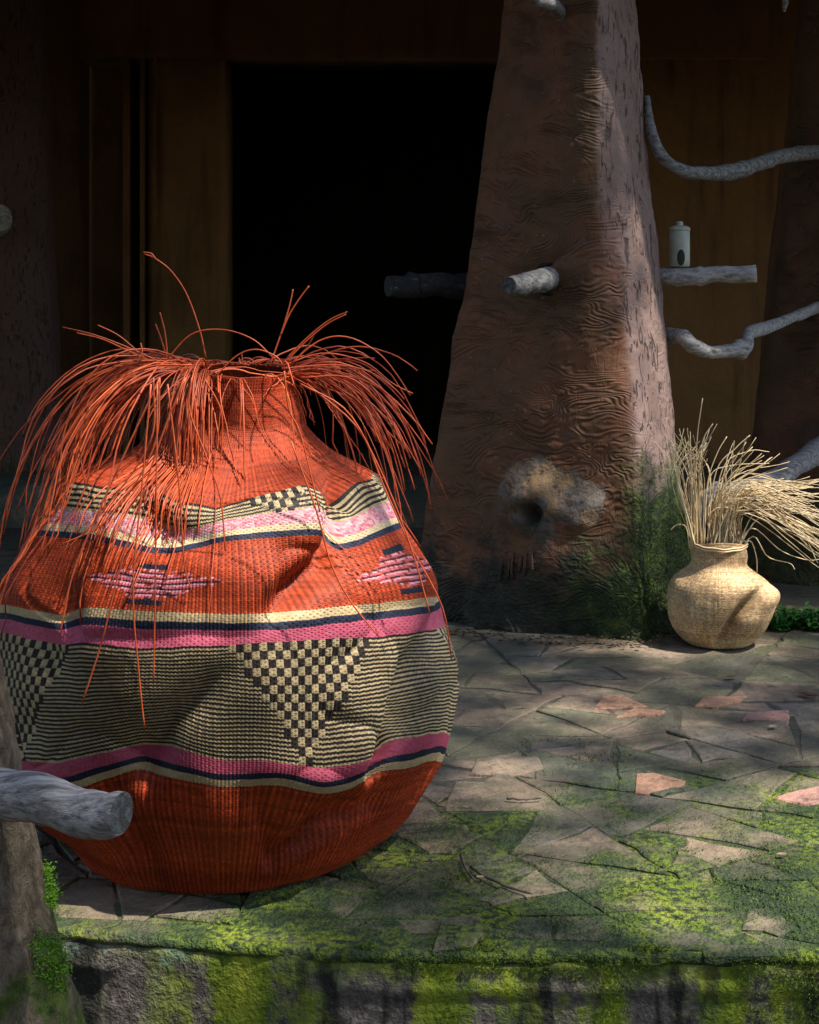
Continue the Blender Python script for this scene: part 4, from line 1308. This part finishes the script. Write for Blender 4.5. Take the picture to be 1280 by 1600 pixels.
# leaf litter and crumbs along the column foot
bag = Bag()
for k in range(300):
    x = rs.uniform(-.05, .95); y = np.interp(x, [-.05, .35, .74, .95], [4.95, 4.74, 4.70, 4.95]) - abs(rs.gauss(0, .045)) + .03
    s = rs.uniform(.004, .014); a = rs.uniform(0, 6.28); tl = rs.uniform(-.5, .5)
    z = .006 + rs.uniform(0, .02)
    ca, sa = math.cos(a), math.sin(a)
    q = [(-s, 0, 0), (0, -s * .45, s * .2 + .002), (s, 0, s * tl), (0, s * .45, s * .25)]
    bag.add([(x + ca * u - sa * v, y + sa * u + ca * v, z + w) for u, v, w in q], [(0, 1, 2), (0, 2, 3)])
tag(bag.build('leaf_litter', M['litter'], smooth=False), 'dark crumbs and dead leaf bits along the foot of the big trunk', 'leaf litter', kind='stuff')

# ------------------------------------------------------------------ small things lying about
def leaf_mesh(c, L, W_, az, mat, name, lift=.004, curl=.3):
    n = 7
    V = []
    for k in range(n):
        t_ = k / (n - 1); w = W_ * math.sin(math.pi * min(.98, t_ * .94 + .04)) ** .8
        zc = lift + curl * L * (t_ - .5) ** 2
        for s in (-1, 0, 1):
            u, v = (t_ - .5) * L, s * w
            V.append((c[0] + u * math.cos(az) - v * math.sin(az), c[1] + u * math.sin(az) + v * math.cos(az), c[2] + zc + abs(s) * w * .35))
    return mesh_np(name, V, [tuple(f) for f in grid_faces(3, n)], mat)
for (px, py, L, az, mat, lab) in [(1143, 1062, .035, .3, 'litter', 'curled dark dead leaf lying in front of the small basket'), (1208, 1141, .03, .8, 'litter_pale', 'small pale dry leaf on the mossy paving right of the small basket'),
                                  (1262, 1092, .06, 2.4, 'litter', 'broad brown dead leaf on paving beyond the pink slabs'), (752, 1378, .018, .2, 'litter_pale', 'tiny whitish leaf scrap on green mossy paving'), (1222, 1342, .02, .1, 'litter_pale', 'small yellowish leaf fragment on bright moss')]:
    fx, fy = floor_pt(px, py)
    tag(leaf_mesh((fx, fy, .004), L, L * .3, az, M[mat], 'fallen_leaf'), lab, 'leaf')
for pts, lab in [([(792, 1254), (815, 1256), (846, 1254)], 'thin dark twig lying straight on the bare paving'), ([(736, 1362), (760, 1378), (800, 1396), (830, 1405)], 'pale broken twig on mossy paving beside the big basket'), ([(720, 1345), (728, 1365), (742, 1385)], 'short frayed twig close to the big basket base')]:
    P = smooth_path([Vector((*floor_pt(*p), .0085)) for p in pts], 12)
    P[:, 2] += rng.uniform(0, .002, 12)
    Vt, Ft = tube(P, np.linspace(.0032, .002, 12), 7, True, .2, 5)
    tag(mesh_np('twig', Vt, Ft, M['twig']), lab, 'twig')

# ------------------------------------------------------------------ plants
def leafy(name, loc, cnt, spread, hgt, size, label, cat, seed, group=None):
    r = random.Random(seed)
    root = empty(name, loc, label, cat, group)
    bag = Bag(); st = Bag()
    for k in range(cnt):
        a = r.uniform(0, 6.28); rad = spread * math.sqrt(r.random())
        base = Vector((loc[0] + rad * math.cos(a), loc[1] + rad * .6 * math.sin(a), loc[2]))
        h = hgt * r.uniform(.4, 1) * (1 - .5 * rad / spread)
        tip = base + Vector((r.uniform(-.02, .02), r.uniform(-.02, .02), h))
        Vt, Ft = tube([base, (base + tip) / 2 + Vector((r.uniform(-.008, .008), 0, 0)), tip], .0014, 4); st.add(Vt, Ft)
        for q in range(7):
            t_ = .3 + .7 * q / 6; c = base.lerp(tip, t_); az = r.uniform(0, 6.28); L = size * r.uniform(.6, 1.2); el = r.uniform(-.2, .7)
            d = Vector((math.cos(az) * math.cos(el), math.sin(az) * math.cos(el), math.sin(el))); sd = Vector((-math.sin(az), math.cos(az), 0)) * L * .3
            bag.add([c, c + d * L * .5 + sd, c + d * L - Vector((0, 0, L * .15)), c + d * L * .5 - sd], [(0, 1, 2, 3)])
    tag(bag.build('foliage', M['leaf'], root, smooth=False), kind='stuff'); tag(st.build('stem', M['leaf'], root), kind='stuff')
    return root
for k, (px, py, Y, lab) in enumerate([(1222, 990, 4.98, 'low green leafy plant hugging the small basket at the paving edge'), (1262, 988, 5.02, 'low green leafy plant spreading along the foot of the ring-grained trunk'), (1300, 992, 4.95, 'green leafy ground plant at the open end of the paving')]):
    p = at(px, py, Y)
    leafy('leafy_plant', (p.x, p.y, 0), 80, .10, .085, .026, lab, 'plant', 50 + k, 'green plants at the back of the paving')
# blade in the front corner
gp = at(-6, 1640, 2.0)
gb = empty('grass_clump', (gp.x, gp.y, -.42), 'bright green grass blades at the foot of the mossy leaning trunk', 'grass')
for k, (x1, y1, x0) in enumerate([(36, 1566, -20), (20, 1590, -40), (60, 1640, 0)]):
    b0 = at(x0, 1640, 2.0); b0.z = -.42; e = at(x1, y1, 1.98); m = b0.lerp(e, .6) + Vector((-.02, 0, .06))
    P = smooth_path([b0, m, e], 12); w = .007 * np.sin(np.linspace(.5, 3.1, 12))
    V = np.concatenate([P + np.c_[w * 0, w * .6, w], P - np.c_[w * 0, w * .6, w]])
    mesh_np('blade', V, [(i, i + 1, 12 + i + 1, 12 + i) for i in range(11)], M['leaf'], gb)

# ------------------------------------------------------------------ unseen trees added to block the sky and dapple the sun
def tree(loc, trunk_top, crown_c, crown_r, nl, leaf, seed, label, gaps=()):
    r = np.random.default_rng(seed)
    root = empty('unseen_shade_tree', loc, label, 'tree', 'unseen shade trees')
    cc = np.array(crown_c)
    b = Bag()
    Vt, Ft = tube(smooth_path([loc, (Vector(loc) + Vector(trunk_top)) / 2 + Vector((.1, .05, 0)), trunk_top], 14), np.linspace(.26, .14, 14), 12, True, .1, seed); b.add(Vt, Ft)
    for k in range(7):
        e = cc + r.uniform(-.6, .6, 3) * np.array(crown_r)
        Vt, Ft = tube(smooth_path([trunk_top, (np.array(trunk_top) + e) / 2 + r.uniform(-.2, .2, 3), e], 8), np.linspace(.09, .02, 8), 7); b.add(Vt, Ft)
    b.build('trunk', M['bark'], root)
    # leaves gathered in clumps
    ncl = max(20, nl // 60)
    u = r.standard_normal((ncl, 3)); u /= np.linalg.norm(u, axis=1)[:, None]
    cl_ = cc + u * (r.random((ncl, 1)) ** (1 / 2.2)) * np.array(crown_r)
    pick = r.integers(0, ncl, nl)
    pos = cl_[pick] + r.standard_normal((nl, 3)) * np.array([.30, .30, .16])
    # leaves removed along the sun's direction so sunlight lands on chosen spots
    keep = np.ones(nl, bool)
    sv = np.array(SUN)
    for (gx, gy, gz, gr, kp_) in gaps:
        t_ = (pos[:, 2] - gz) / sv[2]
        q = pos - sv * t_[:, None]
        near = np.hypot(q[:, 0] - gx, q[:, 1] - gy) < gr
        keep &= ~(near & (r.random(nl) > kp_))
    pos = pos[keep]; nl = len(pos)
    az = r.uniform(0, 2 * np.pi, nl); el = r.normal(-.25, .45, nl)
    d = np.stack([np.cos(az) * np.cos(el), np.sin(az) * np.cos(el), np.sin(el)], -1)
    s = np.cross(d, np.array([0, 0, 1.0])); s /= np.linalg.norm(s, axis=1)[:, None]
    L = (leaf * r.uniform(.6, 1.3, nl))[:, None]
    V = np.stack([pos, pos + d * L * .5 + s * L * .28 + np.array([0, 0, .006]), pos + d * L, pos + d * L * .5 - s * L * .28 + np.array([0, 0, .006])], 1).reshape(-1, 3)
    o = mesh_np('crown', V, np.arange(nl * 4).reshape(-1, 4), M['leaf_tree'], root, smooth=False)
    tag(o, kind='stuff')
    return root


tree((6.4, -1.6, -.42), (5.2, -.6, 4.2), (3.4, 1.7, 6.0), (4.6, 3.2, 1.2), 11500, .12, 101, 'unseen leafy tree arching over the terrace, its gaps shaped to dapple the paving',
     gaps=[(-.28, 2.62, .72, .42, .12), (-.15, 2.5, .45, .25, .1), (.97, 4.66, .2, .30, .06), (.55, 3.9, 0, .3, .3), (1.0, 2.85, 0, .55, .06), (.45, 2.7, 0, .25, .1), (.3, 3.3, 0, .22, .2), (.9, 4.95, .9, .25, .2), (.4, 2.42, -.1, .2, .2)])
tree((-5.5, -1.0, -.42), (-5.0, -.6, 3.2), (-4.6, .3, 4.6), (2.6, 3.4, 3.0), 22000, .17, 102, 'unseen dense tree added beyond the leaning trunk to block the sky')
tree((-1.5, -6.5, -.42), (-1.4, -6.3, 2.4), (-1.5, -6.2, 4.0), (4.2, 1.8, 4.4), 26000, .2, 103, 'unseen bushy tree added straight opposite the doorway to block the sky')
tree((5.5, -7.0, -.42), (5.4, -6.8, 2.4), (5.0, -6.4, 4.2), (3.6, 1.8, 4.6), 24000, .2, 104, 'unseen bushy tree added opposite the small basket to block the sky')
